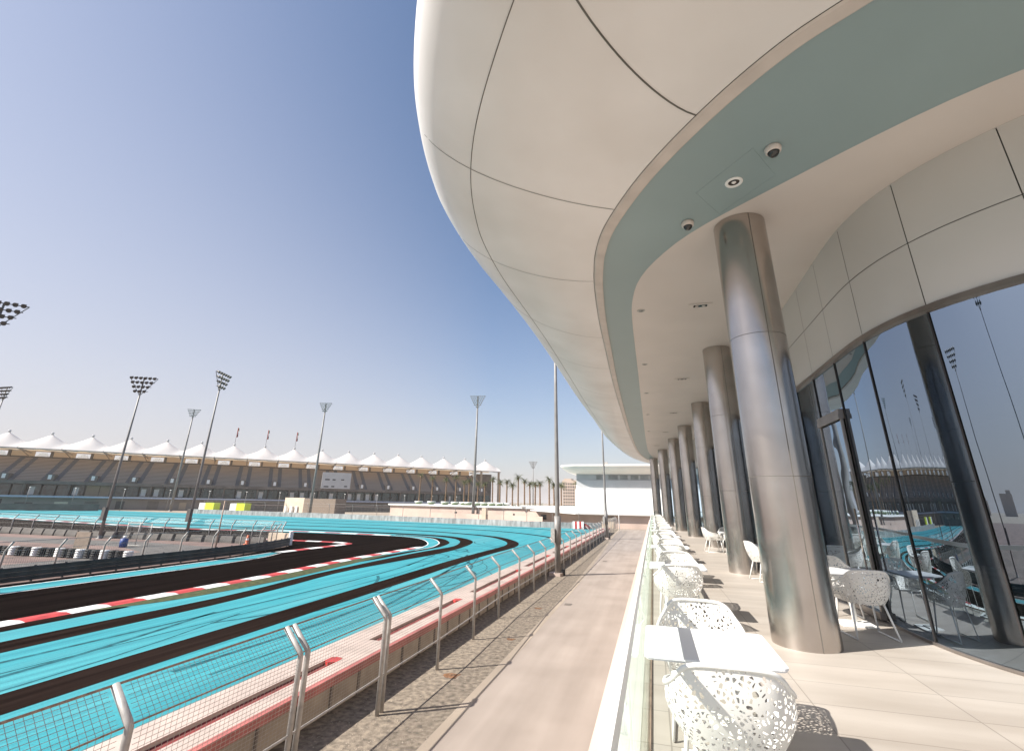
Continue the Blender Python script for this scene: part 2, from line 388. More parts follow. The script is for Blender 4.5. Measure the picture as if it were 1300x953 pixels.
struct('run_off_stripe', ribbon([(-15.5,84),(-18.4,91.5),(-22.8,97.3),(-29.7,103.3),(-38,107.5),(-54,111.3),(-73,112.3),(-110,113),(-150,117),(-220,127),(-320,140)], [.9,1.0,1.1,1.2,1.3,1.3,1.3,1.3,1.3,1.3,1.3], .008), 'stripe')
struct('run_off_stripe', ribbon([(-12.5,107),(-15.6,110.5),(-20,115),(-29,120.5),(-41,124),(-60,126),(-84,126.5),(-120,127.5),(-170,132),(-320,146)], 1.1, .008), 'stripe')
struct('run_off_stripe', band([(-27.4,-60),(-27.4,0),(-27.5,18),(-27.2,28),(-28.2,38),(-28.45,49),(-28.4,58.5),(-27.75,66.6),(-29.2,73.3),(-31.4,78.2),(-34.5,81.9),(-39.6,84.6),(-46.6,85.6),(-56,86.2),(-70,86.6),(-90,87),(-130,91),(-200,103),(-320,120)],
                    [(-25.6,-60),(-25.6,0),(-25.7,18),(-25.6,26),(-26.2,33),(-26.9,40),(-26.3,49),(-25.5,58.5),(-26.1,67.3),(-27.4,74.2),(-29.6,79.2),(-33.6,83.9),(-38.9,87),(-46.2,88.3),(-56,88.9),(-70,88.9),(-90,88.7),(-130,92.6),(-200,104.5),(-320,121.5)], .008), 'stripe')
struct('run_off_stripe', band([(-31.2,-60),(-31.2,0),(-31.1,30),(-30.9,45),(-30.5,52),(-30.05,59),(-29.8,64.6),(-31.2,70.1),(-32.6,73.2),(-34.6,76.6),(-37.2,79.7),(-41.5,82.3),(-46,83)],
                    [(-29.4,-60),(-29.45,17),(-29.6,22),(-30.2,34),(-29.6,45),(-29.2,50),(-29.2,57.5),(-28.95,63.7),(-29.3,67.5),(-30.3,71.8),(-31.8,75),(-34.3,78.8),(-38,82),(-42,83.7),(-46.2,84.2)], .008), 'stripe')
# white lines round the apex
struct('white_track_line', ribbon([(-30.9,61),(-31.2,64.5),(-32.2,68.2),(-34.2,72.2),(-37.2,76.5),(-41.2,79.9),(-46,81.2),(-56,81.0)], .16, .012), 'white_line')
struct('white_track_line', ribbon([(-30.0,60),(-29.9,64.6),(-31.3,70.1),(-32.7,73.2),(-34.7,76.6),(-37.3,79.7),(-41.6,82.2),(-46,82.9)], .16, .012), 'white_line')
# green painted verge
struct('green_verge', band([(-30.6,22),(-30.5,26),(-30.4,32),(-30.6,41),(-31,48),(-30.6,54)], [(-30.2,22),(-28.9,26),(-28.4,32.5),(-28.8,39.5),(-29.4,46),(-30.2,54)], .014, 40), 'grass')
struct('green_verge', ribbon([(-72,84.2),(-90,80.3),(-113,82.6),(-156,88.6)], 1.2, .012), 'grass')

def kerb(name, path, w, l, hgt, label):
    P = smooth_path([(p[0],p[1],0) for p in path], 8); tot = plen(P)
    for colr, nm in ((1,'red_kerb_blocks'), (0,'white_kerb_blocks')):
        mb = MB(); s = 0; i = 0
        while s < tot-.1:
            if i % 2 == colr:
                for q in range(4):
                    a, d = along(P, min(tot, s+l*q/4)); b, e = along(P, min(tot, s+l*(q+1)/4))
                    n1 = Vector((-d.y,d.x,0)); n2 = Vector((-e.y,e.x,0))
                    vs = [a-n1*w/2, b-n2*w/2, b-n2*w/6, a-n1*w/6, a+n1*w/2, b+n2*w/2]
                    zz = [.012, .012, hgt, hgt, .016, .016]
                    mb.add([(v.x,v.y,z) for v, z in zip(vs, zz)], [(0,1,2,3),(3,2,5,4),(0,3,4),(1,5,2)])
            s += l; i += 1
        o = mb.build(nm, 'red' if colr else 'white_line'); o['kind'] = 'structure'
kerb('kerb', [(-31.0,-20),(-31.05,0),(-31.15,19),(-31.0,27),(-30.95,35),(-31.4,42),(-31.75,49),(-31.5,57),(-31.35,64)], 1.25, 2.05, .07, '')
kerb('kerb', [(-46,81.9),(-58,82.6),(-70,82.2),(-78,79.4),(-88,77.7),(-114,80.6),(-158,86.6),(-230,98)], 1.5, 3.6, .07, '')
kerb('kerb', [(-43.0,50.5),(-42.8,56),(-42.6,61),(-43.0,64.3),(-46.8,65.2),(-51,65),(-56,65),(-62,65)], 1.3, 2.4, .07, '')
struct('turquoise_edge_strip', band([(-42.6,-60),(-42.6,10),(-42.7,25),(-42.6,36),(-42.9,45),(-43.4,50)], [(-40.3,-60),(-40.3,10),(-40.4,25),(-40.3,36),(-40.9,45),(-42.6,50)], .010), 'turq')
struct('white_track_line', ribbon([(-42.9,-60),(-42.8,25),(-42.8,36),(-43.1,45),(-43.6,50)], .22, .014), 'white_line')
struct('white_track_line', ribbon([(-40.1,-60),(-40.2,25),(-40.1,36),(-40.7,45),(-42.2,50)], .14, .014), 'white_line')
# paddock ground inside
struct('paddock_ground', MB().poly([(-43.9,-60),(-43.9,30),(-44.3,45),(-47.2,57.2),(-53,61),(-62,59.8),(-74,56),(-99,54.5),(-200,54.5),(-330,60),(-330,-60)], .012), 'paddock')
struct('paddock_road', MB().poly([(-49,-30),(-49,44),(-54,52),(-66,53),(-100,50),(-180,50),(-180,44),(-100,45),(-64,47.5),(-56,44),(-55,-30)], .018), 'concrete')
# skid marks
def arc(cx, cy, r, a0, a1, n=14, sq=1.): return [(cx+r*math.cos(R(a0+(a1-a0)*i/n)), cy+sq*r*math.sin(R(a0+(a1-a0)*i/n))) for i in range(n+1)]
sk = [arc(-27,62,3.2,-60,200), arc(-25.2,60,2.4,20,300), arc(-24.5,66,3.4,-100,130), arc(-23.5,58,4.2,90,260), arc(-26,54,3.0,-40,150), arc(-22.8,63,2.6,0,330),
      arc(-28,49,9,-30,60), arc(-29,44,12,-20,50), arc(-24,40,9,-60,40), arc(-18,48,6,100,200), arc(-36,30,16,-30,35), arc(-14,72,6,140,260), arc(-20,78,8,190,290),
      [(-17.4,16),(-17,24),(-17.6,34),(-19,46),(-22,58)], [(-24.5,10),(-24,20),(-23.4,32),(-23.6,44),(-25.4,56)], [(-22.2,8),(-22.6,16),(-24,24)], [(-16,28),(-17.2,36),(-18.8,45)]]
for p in sk: struct('skid_mark', ribbon(p, .24, .004, 3), 'skid')
for p in sk[6:]: struct('skid_mark', ribbon([(x+1.5, y+.2) for x, y in p], .10, .0044, 3), 'skid')

# gravel verge, access road, dirt line
struct('gravel_verge', MB().poly([(-11.6,-60),(-6.0,-60),(-6.0,20),(-6.15,40),(-6.9,70),(-8.4,110),(-9,130),(-13,130),(-11.6,110)], .004), 'gravel')
struct('concrete_gutter', MB().poly([(-6.35,-60),(-6.0,-60),(-6.0,20),(-6.15,40),(-6.9,70),(-8.2,110),(-8.6,128),(-9.0,128),(-8.55,110),(-7.25,70),(-6.5,40),(-6.35,20)], .012), 'sand')
struct('access_road', MB().poly([(-6.05,-60),(-2.0,-60),(-2.0,132),(-9,132),(-8.4,110),(-6.9,70),(-6.15,40),(-6.05,20)], .008), 'road')
M['dirt'] = mat('orange_dirt', (.36, .23, .14), .95, var=.2, scale=1.2, coords='World')
struct('dirt_edge', MB().poly([(-2.1,-60),(-.4,-60),(-.4,132),(-2.1,132)], .010), 'dirt')

rs_ = random.Random(5); st_ = MB()
for i in range(5200):      # loose stones on the verge
    x = rs_.uniform(-9.7,-6.2); y = 6+(rs_.random()**1.8)*60; r_ = rs_.uniform(.008,.03)
    st_.add([(x+r_*rs_.uniform(.7,1.2),y,.004),(x,y+r_,.004),(x-r_,y-r_*.2,.004),(x,y-r_*rs_.uniform(.6,1),.004),(x+r_*.1,y,.004+r_*rs_.uniform(.6,1.1))], [(0,1,4),(1,2,4),(2,3,4),(3,0,4)])
so_ = st_.build('loose_stones', 'stones'); so_['kind'] = 'stuff'
M['stain'] = mat('rust_stain', (.20, .10, .05), .95, var=.4, scale=6, coords='World')
for (x, y, r_) in ((-7.6,19.0,.28),(-7.2,31.5,.22),(-6.9,24.4,.18)):
    struct('rust_stain', MB().poly([(x+r_*math.cos(a)*(1+.35*math.sin(3*a+x)), y+r_*1.3*math.sin(a)*(1+.3*math.cos(2*a))) for a in [k*.42 for k in range(15)]], .0075), 'stain')
for y in (8.2,33.0,58.0,86.0):      # drain covers along the gutter
    d_ = MB().box(-5.9,-5.45,y,y+.6,.012,.02)
    for k in range(5): d_.box(-5.86,-5.49,y+.06+k*.11,y+.10+k*.11,.0205,.024)
    tag(d_.build('drain_cover', 'stand_dark'), 'small dark drain grate in the edge of the access road', 'drain cover', 'drain covers along the access road')
# ------------------------------------------------------------------ trackside tyre barrier beside the access road
slots = [(-6.,4.),(6.0,16.2),(18.4,27.1),(29.2,39.9),(42,51.6),(53.8,63.4),(65.6,75.2),(77.4,87.2),(89.4,99),(101,110)]
tb = empty('tyre_barrier', (-10.7,50,0), 'long cream topped crash barrier with red edge and dark red slots beside the turquoise run-off', 'crash barrier')
MB().box(-11.7,-9.85,-20,114,.03,.92).build('barrier_body', 'barface', tb)
mb = MB()
for i in range(90): y = -19.3+i*1.48; mb.box(-9.85,-9.80,y,y+.10,.03,.90)
mb.build('face_strut', 'stand_dark', tb)['kind'] = 'stuff'
mb = MB(); mb.box(-10.42,-9.83,-20,114,.92,1.03); mb.box(-11.85,-10.86,-20,114,.92,1.03)
prev = -20
for a, b in slots: mb.box(-10.86,-10.42,prev,a,.92,1.028); prev = b
mb.box(-10.86,-10.42,prev,114,.92,1.028); mb.build('top_cover', 'bartop', tb)
MB().box(-9.83,-9.64,-20,114,.80,1.034).build('red_edge_band', 'redfade', tb)
for a, b in slots:
    s = MB().box(-10.86,-10.42,a,b,.921,.93).build('slot', 'darkred', tb)  # shade inside the trough is put into the dark red
    MB().prism([(-10.42,b-.45),(-10.42,b-.12),(-10.55,b-.01),(-10.73,b-.01),(-10.86,b-.12),(-10.86,b-.45),(-10.64,b-.60)], .93, 1.036).build('slot_end_cap', 'red', s)
    s['label'] = 'dark red recessed slot in the barrier top'

# ------------------------------------------------------------------ catch fences
def fence(name, posts, side, zb, zt, out, label, w=.009, wires=(.11,.075), lower=1.0, postr=.065, double=(), frames=True, m='galv'):
    """posts: list of (x,y); side: unit vector the top leans toward"""
    o = empty(name, (posts[0][0], posts[0][1], 0), label, 'fence')
    sx, sy = side
    for i, (x, y) in enumerate(posts):
        offs = (-.13, .13) if i in double else (0,)
        for dy in offs:
            MB().tube([(x,y+dy,0),(x,y+dy,zb-.02),(x+sx*.04,y+dy+sy*.04,zb+.04),(x+sx*out,y+dy+sy*out,zt)], postr, 8).build('post', m, o)
    rl = MB(); ms = MB()
    for (a, b) in zip(posts, posts[1:]):
        A = Vector((a[0],a[1],0)); B = Vector((b[0],b[1],0))
        d = (B-A); Ln = d.length; d.normalize(); A = A+d*.14; B = B-d*.14; Ln -= .28
        top = Vector((sx*out, sy*out, zt)); mid = Vector((sx*.03, sy*.03, zb)); low = Vector((0,0,lower))
        nv = int(Ln/wires[0])
        for k in range(1, nv):
            p = A + d*(Ln*k/nv)
            for s0, s1 in ((low, mid), (mid, top)):
                q0, q1 = p+s0, p+s1; e = d*w/2; f = Vector((sx,sy,0))*w/2
                ms.add([q0-e, q0+e, q1+e, q1-e], [(0,1,2,3)])
        for s0, s1 in ((low, mid), (mid, top)):
            nh = int((s1-s0).length/wires[1])
            for k in range(1, nh):
                q = s0.lerp(s1, k/nh); u = (s1-s0).normalized()*w/2
                ms.add([A+q-u, A+q+u, B+q+u, B+q-u], [(0,1,2,3)])
    for (ox, oz, rr, nm) in ((out, zt, .022, 'top_rail'), (.03, zb, .016, 'middle_rail'), (0, lower, .028, 'lower_rail')):
        MB().tube([(x+sx*ox, y+sy*ox, oz) for x, y in posts], rr, 5, smooth=False).build(nm, 'rust' if name == 'catch_fence' and ox > 0 else m, o)
    ms.build('wire_mesh', 'galv', o)
    return o
fy = [-5.6,-1.4,2.9,7.1,11.25,15.25,19.4,23.75,28.2,32.6,36.7,40.8]+[45.0+4.15*i for i in range(20)]
fp = [(-8.35 if y < 12 else (-8.4 if y < 20 else (-8.55 if y < 25 else -8.72)), y) for y in fy]
fence('catch_fence', fp, (-1,0), 2.6, 3.1, .52, 'galvanised mesh catch fence with inward bent tops along the access road', double=(2,4,5))
# paddock fence behind the dark guardrail
pp = [(-45.2, y) for y in (14.5,18.2,21.8,25.4,28.8,32.2,35.7,39.4,43.1,46.8)] + [(-45.9,50.4),(-47.4,54.0),(-49.6,57.4)]
fence('paddock_fence', pp, (.98,.2), 2.1, 2.75, .45, 'grey wire fence on bent posts behind the dark guardrail', wires=(.14,.4), lower=.15, postr=.07, w=.018)
ff = [(-49.8,58.6),(-53.0,60.0),(-56.2,60.0),(-59.6,59.6),(-63,59.0),(-66.6,58.4),(-70.2,57.8),(-74,57.2),(-78,56.6),(-82,56.1),(-86,55.7),(-90,55.5),(-94.2,55.3),(-98.6,55.1),(-103,55),(-108,55),(-113,55)]
fence('paddock_fence', ff, (0,1), 2.2, 2.9, .5, 'far grey wire fence on bent posts between the paddock and the back straight', wires=(.22,.5), lower=.3, postr=.08, w=.022)
# fence behind the grey wall
bf = [(-19,131),(-26,130.5),(-33,130.5),(-40,132),(-48,134),(-56,136),(-65,138),(-75,139.5),(-85,141),(-95,142.5),(-105,144),(-115,146),(-125,147),(-135,148),(-145,149),(-155,150),(-165,150)]
fence('debris_fence', bf, (0,-1), 3.6, 4.4, .6, 'tall pale debris fence standing behind the grey cloth-covered wall', wires=(1.2,.9), lower=.5, postr=.07)

# guardrail
gp = smooth_path([(-44.15,-30,0),(-44.15,10,0),(-44.2,30,0),(-44.3,42,0),(-45.0,50,0),(-47.2,57.2,0)], 8)
g = empty('guardrail', (-44.2,20,0), 'dark triple-beam guardrail along the inside of the track', 'guardrail')
for zz in (.10,.42,.74):
    rows = []
    for i, p in enumerate(gp):
        d = (gp[min(i+1,len(gp)-1)]-gp[max(i-1,0)]).normalized(); n = Vector((d.y,-d.x,0))
        rows.append([p+n*o_+Vector((0,0,zz+h_)) for o_, h_ in ((0,0),(.07,.04),(.07,.10),(.01,.15),(.07,.20),(.07,.27),(0,.315))])
    MB().grid(rows, True).build('beam', 'guard', g)
for i in range(44):
    q, d = along(gp, 1+i*2.0); MB().box(q.x-.14,q.x-.03,q.y-.05,q.y+.05,0,1.1).build('guard_post', 'guard', g)

# ------------------------------------------------------------------ grey wall round the run-off
gw = empty('cloth_covered_wall', (-48,131,0), 'low grey cloth-covered tyre wall curving round the turquoise run-off', 'wall')
WP = smooth_path([(p[0],p[1],0) for p in WALL], 6); tot = plen(WP); nseg = int(tot/2.6)
mb = MB()
for i in range(nseg):
    a, d = along(WP, tot*i/nseg+.03); b, e = along(WP, tot*(i+1)/nseg-.03); n = Vector((d.y,-d.x,0)) ; h = 1.45+random.uniform(-.05,.05); j = random.uniform(0,.1)
    if i % 1 == 0:
        q = [a-n*(.0+j), b-n*(.0+j), b+n*.9, a+n*.9]
        mb.prism([(v.x,v.y) for v in q], .0, h)
mb.build('cloth_cover', 'grey_cover', gw)
# red and white chevron block + dark red piece
rw = empty('striped_barrier', (-18.6,126.3,0), 'red and white striped crash block at the end of the grey wall', 'crash block')
for i in range(5):
    x = -19.9+i*.55; MB().box(x,x+.55,125.9,126.8,.02,1.75).build('red_stripe' if i % 2 else 'white_stripe', 'red' if i % 2 else 'white', rw)
dr = MB()
for i in range(4): dr.tube([(-16.8+i*.32,126.4+random.uniform(-.2,.2),.0),(-16.8+i*.32,126.4,1.3-.25*i)], .3, 10)
tag(dr.build('tyre_stack', 'darkred'), 'small dark red stack of tyres beside the striped crash block', 'tyre stack')

# ------------------------------------------------------------------ podium, palms, planters
pod = empty('podium', (-50,150,0), 'long low pink podium wall with a white top edge below the palms', 'podium')
PF = [(-90,157.9),(-68,152.6),(-44,146.2),(-33,141.5),(-21,137.5),(-10,134.4),(-10,200),(-90,200)]
MB().prism(PF, 0, 4.35).build('pink_wall', 'pink', pod)
PF2 = [(-90.6,157.3),(-68.2,151.9),(-44.2,145.5),(-33.2,140.8),(-21.2,136.9),(-21.2,200),(-90.6,200)]
MB().prism(PF2, 4.36, 4.82).build('white_edge', 'whitewall', pod)
MB().poly([(-86,158.5),(-66,154),(-46,149),(-44,160),(-86,170)], 4.83).build('lawn', 'lawn', pod)
for (x, w) in ((-40.6,.5),(-30.5,1.6),(-62,.8)):
    yy = (146.2+(x+44)*-.427 if x > -44 else 152.6+(x+68)*-.267)-.12
    MB().box(x-w/2,x+w/2,yy-.05,yy+.15,1.6,2.8).build('window', 'window_dark', pod)
MB().box(-50.5,-49.2,143.6,145.4,0,4.2).build('buttress', 'cabin', pod)
# parapet lower white-pink wall in front
tag(MB().prism([(-72,150),(-44,142.8),(-30,136.5),(-30,137),(-44,143.3),(-72,150.5)], 0, 2.4).build('boundary_wall', 'pink'), 'pale pink boundary wall in front of the podium', 'wall')

palm = [(-82.1,164.0,15.7),(-76.6,163.0,14.6),(-70.6,161.5,14.0),(-66.4,160.5,15.0),(-62.8,159.5,13.1),(-60.9,159.0,13.6),(-57.1,157.5,12.5),(-54.4,157.0,12.5),(-51.3,156.0,14.0),(-48.4,155.0,13.0),(-45.9,154.5,13.2),(-43.8,154.0,12.2),(-41.6,153.0,14.4),(-39.1,151.5,13.3),(-37.2,151.0,12.4),(-35.3,150.0,12.3),(-33.5,149.0,12.5),(-30.5,148.5,13.7),(-28.9,148.0,12.0),(-26.6,147.5,12.0),(-21.4,146.5,12.3)]
def crown_mesh(seed, n=34):
    rnd = random.Random(seed); mb = MB()
    for k in range(n):
        az = 2*math.pi*k/n*2.4+rnd.uniform(-.2,.2); el = rnd.uniform(-.3,1.25); ln = rnd.uniform(1.3,2.1)
        p = Vector((0,0,0)); d = Vector((math.cos(az)*math.cos(el), math.sin(az)*math.cos(el), math.sin(el))); side = Vector((-math.sin(az), math.cos(az), 0))
        L_, R_, C_ = [], [], []
        for j in range(7):
            t = j/6; w = .24*math.sin(math.pi*min(1,.15+t*.85))+.02
            C_.append(p.copy()); L_.append(p+side*w-Vector((0,0,w*.5))); R_.append(p-side*w-Vector((0,0,w*.5)))
            d = (d+Vector((0,0,-.22))).normalized(); p = p+d*ln/6
        for j in range(6):
            for q in (.05,.55):   # leaflets in pairs with gaps
                a = C_[j].lerp(C_[j+1], q); b = C_[j].lerp(C_[j+1], q+.35)
                for E_ in (L_, R_):
                    e0 = E_[j].lerp(E_[j+1], min(1,q+.3)); mb.add([a, b, e0], [(0,1,2)])
        mb.tube(C_, .02, 3, caps=False)
    return mb
def trunk_mesh(h, seed):
    rnd = random.Random(seed); pts = []; rs = []
    lean = rnd.uniform(-.15,.15)
    n = 16
    for i in range(n+1):
        t = i/n; pts.append((lean*t*t, 0, h*t)); rs.append(.24-.04*t+(.03 if i % 2 else 0)+(.12 if i == n-1 else 0)+(.06 if i == 0 else 0))
    return MB().tube(pts, rs, 8)
crowns = []
for i, (x, y, zt) in enumerate(palm):
    base = 5.05 if i < 11 else 4.84
    hgt = zt-base-.9
    where = 'counted from the left end of the palm row'
    o = empty('palm_tree', (x,y,base), ('%s palm %s on the podium' % (ORD[i], where)), 'palm tree', 'palms on the podium')
    trunk_mesh(hgt, i).build('trunk', 'trunk', o, local=True)
    if i < 4:
        c = crown_mesh(i).build('crown', 'frond', o, local=True); crowns.append(c.data)
    else:
        c = bpy.data.objects.new('crown', crowns[i % 4]); COL.objects.link(c); c.parent = o
    c.location = (0,0,hgt); c.rotation_euler = (0,0,i*1.3); s = .95+.3*random.random(); c.scale = (s,s,s)
    if i < 11:
        pl = MB().lathe([(.5,0),(.9,.05),(1.4,.45),(1.55,.95),(1.4,1.0),(1.3,.8),(.0,.8)], (x,y,4.84), 20).build('planter', 'white')
        tag(pl, 'round white planter bowl at the foot of the %s palm from the left' % ORD[i], 'planter', 'white planter bowls under the palms')
for i in range(9):   # shrubs beyond the planters
    x = -42+i*2.4+random.uniform(-.5,.5); y = 150.5-(x+42)*-.05-(x+42)*.35; rnd = random.Random(i+50); mb = MB(); s = rnd.uniform(.5,1.0)
    for k in range(140):
        v = Vector((rnd.gauss(0,.45),rnd.gauss(0,.45),abs(rnd.gauss(0,.45))))*s+Vector((x,y,4.85)); a = Vector((rnd.gauss(0,1),rnd.gauss(0,1),rnd.gauss(0,1))).normalized()*.16; b = Vector((rnd.gauss(0,1),rnd.gauss(0,1),rnd.gauss(0,1))).normalized()*.16
        mb.add([v, v+a, v+b], [(0,1,2)])
    tag(mb.build('shrub', 'shrub'), '%s low green shrub from the left on the podium edge' % ORD[i], 'shrub', 'shrubs on the podium edge')
pe = MB().box(-38,-21.6,141.9,143.5,4.825,5.25)
tag(pe.build('planter_bed', 'white'), 'long low white planter bed on the podium below the shrubs', 'planter bed')

# ------------------------------------------------------------------ white building closing the road
wb = empty('white_building', (0,135,0), 'large white building with rounded flat roof at the end of the access road', 'building')
MB().box(-10.2,22,134.2,150,0,3.45).build('pink_base', 'pink', wb)
rows = []
for x in (-20.6,22):
    rows.append([(x,133.4,3.3),(x,133.4,3.55),(x,133.9,9.6),(x,134.6,9.75),(x,134.6,12.3)])
lowm = MB().grid([[ (x,133.0,3.3),(x,132.9,3.6),(x,133.7,8.2),(x,134.0,9.6),(x,134.7,9.75)] for x in (-20.2,22)], False)
lowm.add([(-20.2,133.0,3.3),(-20.2,132.9,3.6),(-20.2,133.7,8.2),(-20.2,134.0,9.6),(-20.2,150,9.6),(-20.2,150,3.3)], [(0,1,2,3,4,5)])
lowm.build('lower_wall', 'whitewall', wb)
# sloping skirt running out to the left
MB().add([(-20.2,132.95,3.3),(-20.2,132.95,4.6),(-33.5,136.5,3.9),(-33.5,136.5,4.15),(-20.2,150,4.6),(-33.5,150,4.15),(22,132.8,3.3)], [(0,1,3,2),(1,4,5,3),(2,3,5)]).build('ramp_skirt', 'whitewall', wb)
up = MB().box(-20.0,22,134.8,150,9.76,12.2); up.box(-20.0,22,135.2,150,12.2,13.75)
up.build('upper_wall', 'greywhite', wb)  # this wall's grey carries the shade of the roof in its colour
# swept lower corner of the upper band
MB().add([(-20.02,134.0,12.0),(-20.02,134.0,10.9),(-18.6,134.0,10.1),(-17.0,134.0,9.65),(-20.02,134.0,9.6)], [(0,1,2,3,4)]).build('swept_corner', 'whitewall', wb)
for (a, b) in ((-14.6,-12.9),(-11.3,-8.6),(-8.2,-6.0),(-5.4,-3.2),(-2.9,-.6),(-.3,2)):
    w = MB().box(a,b,135.08,135.19,12.32,13.55).build('window', 'galv', wb)
    MB().box(a+.15,b-.15,135.04,135.075,12.45,13.42).build('pane', 'palepane', w)
rf = MB(); RN = 10; rows = []
for j in range(-1, RN+1):      # rounded roof: soffit sweeps out and up to a thin lip
    pass
prof = [(0,13.76),(1.2,13.9),(2.6,14.3),(3.6,14.9),(4.3,15.55),(4.5,15.9),(4.4,16.02),(3.8,16.1),(1.5,16.2),(-2,16.25)]
rings = []
for dx, z in prof:
    x0, y0 = -20-dx, 134.8-dx*.75
    r = 1.8+dx*.5
    ring = [(24,y0,z)]
    for a in range(0, 91, 15): ring.append((x0+r-r*math.sin(R(a)), y0+r-r*math.cos(R(a)), z))
    ring.append((x0,152,z)); rings.append(ring)
rf.grid(rings, True); rf.poly([rings[-1][0]]+rings[-1][1:]+[(24,152,16.3)], 16.26)
rf.build('roof', 'roofwhite', wb)
MB().box(-12.9,-11.6,139,140.2,16.27,17.3).build('roof_unit', 'galv', wb)
MB().box(-13.4,-10.25,134.0,134.19,0,2.6).build('doorway', 'cabin', wb)

# hotel
ht = empty('hotel_tower', (-65,400,0), 'distant tan hotel block with rows of dark windows', 'building')
MB().box(-71,-58.5,400,416,0,24.0).build('wall', 'hotel', ht)
MB().box(-69.6,-63.5,400.2,414,24.0,25.2).build('roof', 'hotel', ht)
for r_ in range(8):
    for c_ in range(6):
        MB().box(-70.2+c_*1.95,-69.1+c_*1.95,399.9,399.99,3.6+r_*2.4,4.9+r_*2.4).build('window', 'window_dark', ht)

# ------------------------------------------------------------------ grandstand
T0 = Vector((-257.8,132.8,0)); U = Vector((.718,.696,0)); NN = Vector((.696,-.718,0)); SP = 13.74
def G(s, o, z): return T0+U*s+NN*o+Vector((0,0,z))
gs = empty('grandstand', G(100,0,0), 'long grandstand with a row of white peaked tent roofs', 'grandstand')
S0, S1 = -5.5*SP, 229.2
def gbox(mb, s0, s1, o0, o1, z0, z1):
    return mb.add([G(s0,o0,z0),G(s1,o0,z0),G(s1,o1,z0),G(s0,o1,z0),G(s0,o0,z1),G(s1,o0,z1),G(s1,o1,z1),G(s0,o1,z1)],
                  [(0,1,2,3),(7,6,5,4),(4,5,1,0),(5,6,2,1),(6,7,3,2),(7,4,0,3)])
# rake of seats
mb = MB(); nr = 22
for i in range(nr):
    o1 = 12.5-i*.86; z1 = 10.9+i*.46
    gbox(mb, S0, 217, o1-.86, o1, 10.4, z1)
mb.build('seating_tier', 'seatrows', gs)
for n in range(-5, 16):
    for ds in (-2.9, 1.2):
        mb = MB(); s = n*SP+SP/2+ds
        for i in range(nr):
            o1 = 12.55-i*.86; z1 = 10.95+i*.46
            gbox(mb, s, s+1.7, o1-.86, o1, z1-.5, z1)
        mb.build('aisle', 'aisle', gs)
    s = n*SP+SP/2
    d = gbox(MB(), s-1.3, s+1.3, 8.6, 12.62, 11.0, 13.4).build('entrance_opening', 'stand_dark', gs)
    gbox(MB(), s-.6, s+.5, 12.63, 12.7, 11.5, 13.2).build('door_panel', 'white', d)
gbox(MB(), S0, 217, -7.5, -6.6, 0, 21.2).build('rear_wall', 'stand_dark', gs)
gbox(MB(), S0, 217, 12.6, 13.4, 9.6, 10.9).build('tier_fascia', 'stand_dark', gs)
gbox(MB(), S0, 217, 7.6, 8.2, 4.9, 9.7).build('box_rear', 'stand_dark', gs)
gbox(MB(), S0, 217, 8, 14.6, 4.2, 4.9).build('balcony_slab', 'stand_dark', gs)
gbox(MB(), S0, 217, 14.62, 14.8, 4.6, 5.25).build('balcony_rail', 'bluerail', gs)
gbox(MB(), S0, 217, 6, 13.2, 0, 4.2).build('lower_wall', 'seats', gs)

rnd = random.Random(3)
for n in range(-5, 16):
    s = n*SP
    for k in range(3):
        a = s+k*SP/3+.3
        if 2 <= n <= 3 and k > 0 and n == 2: 
            gbox(MB(), a, a+SP/3-.2, 9.2, 9.5, 5.0, 9.5).build('blank_panel', 'tan', gs); continue
        q = gbox(MB(), a, a+SP/3-.6, 9.2, 9.5, 5.0, 9.4).build('box_window', 'tealglass', gs)
        if rnd.random() < .55: gbox(MB(), a+.5, a+2.3, 9.52, 9.6, 5.6, 8.6).build('blind', 'white', q)
    ta = s-SP/2+1.0
    bsn = MB()
    for (a0, a1, z0, z1) in ((s-SP/2,s-5.9,21.2,23.6),(s-.9,s+SP/2,21.2,23.6),(s-5.9,s-.9,23.2,23.6)): gbox(bsn, a0, a1, -7.6, -7.5, z0, z1)
    bsn.build('rear_screen', 'tan_screen', gs)
    gbox(MB(), s-.45, s+.45, -6.5, -5.6, 20.5, 23.4).build('truss_column', 'stand_dark', gs)
    gbox(MB(), s-.3, s+.3, 12.2, 12.8, 4.9, 9.6).build('pier', 'stand_dark', gs)
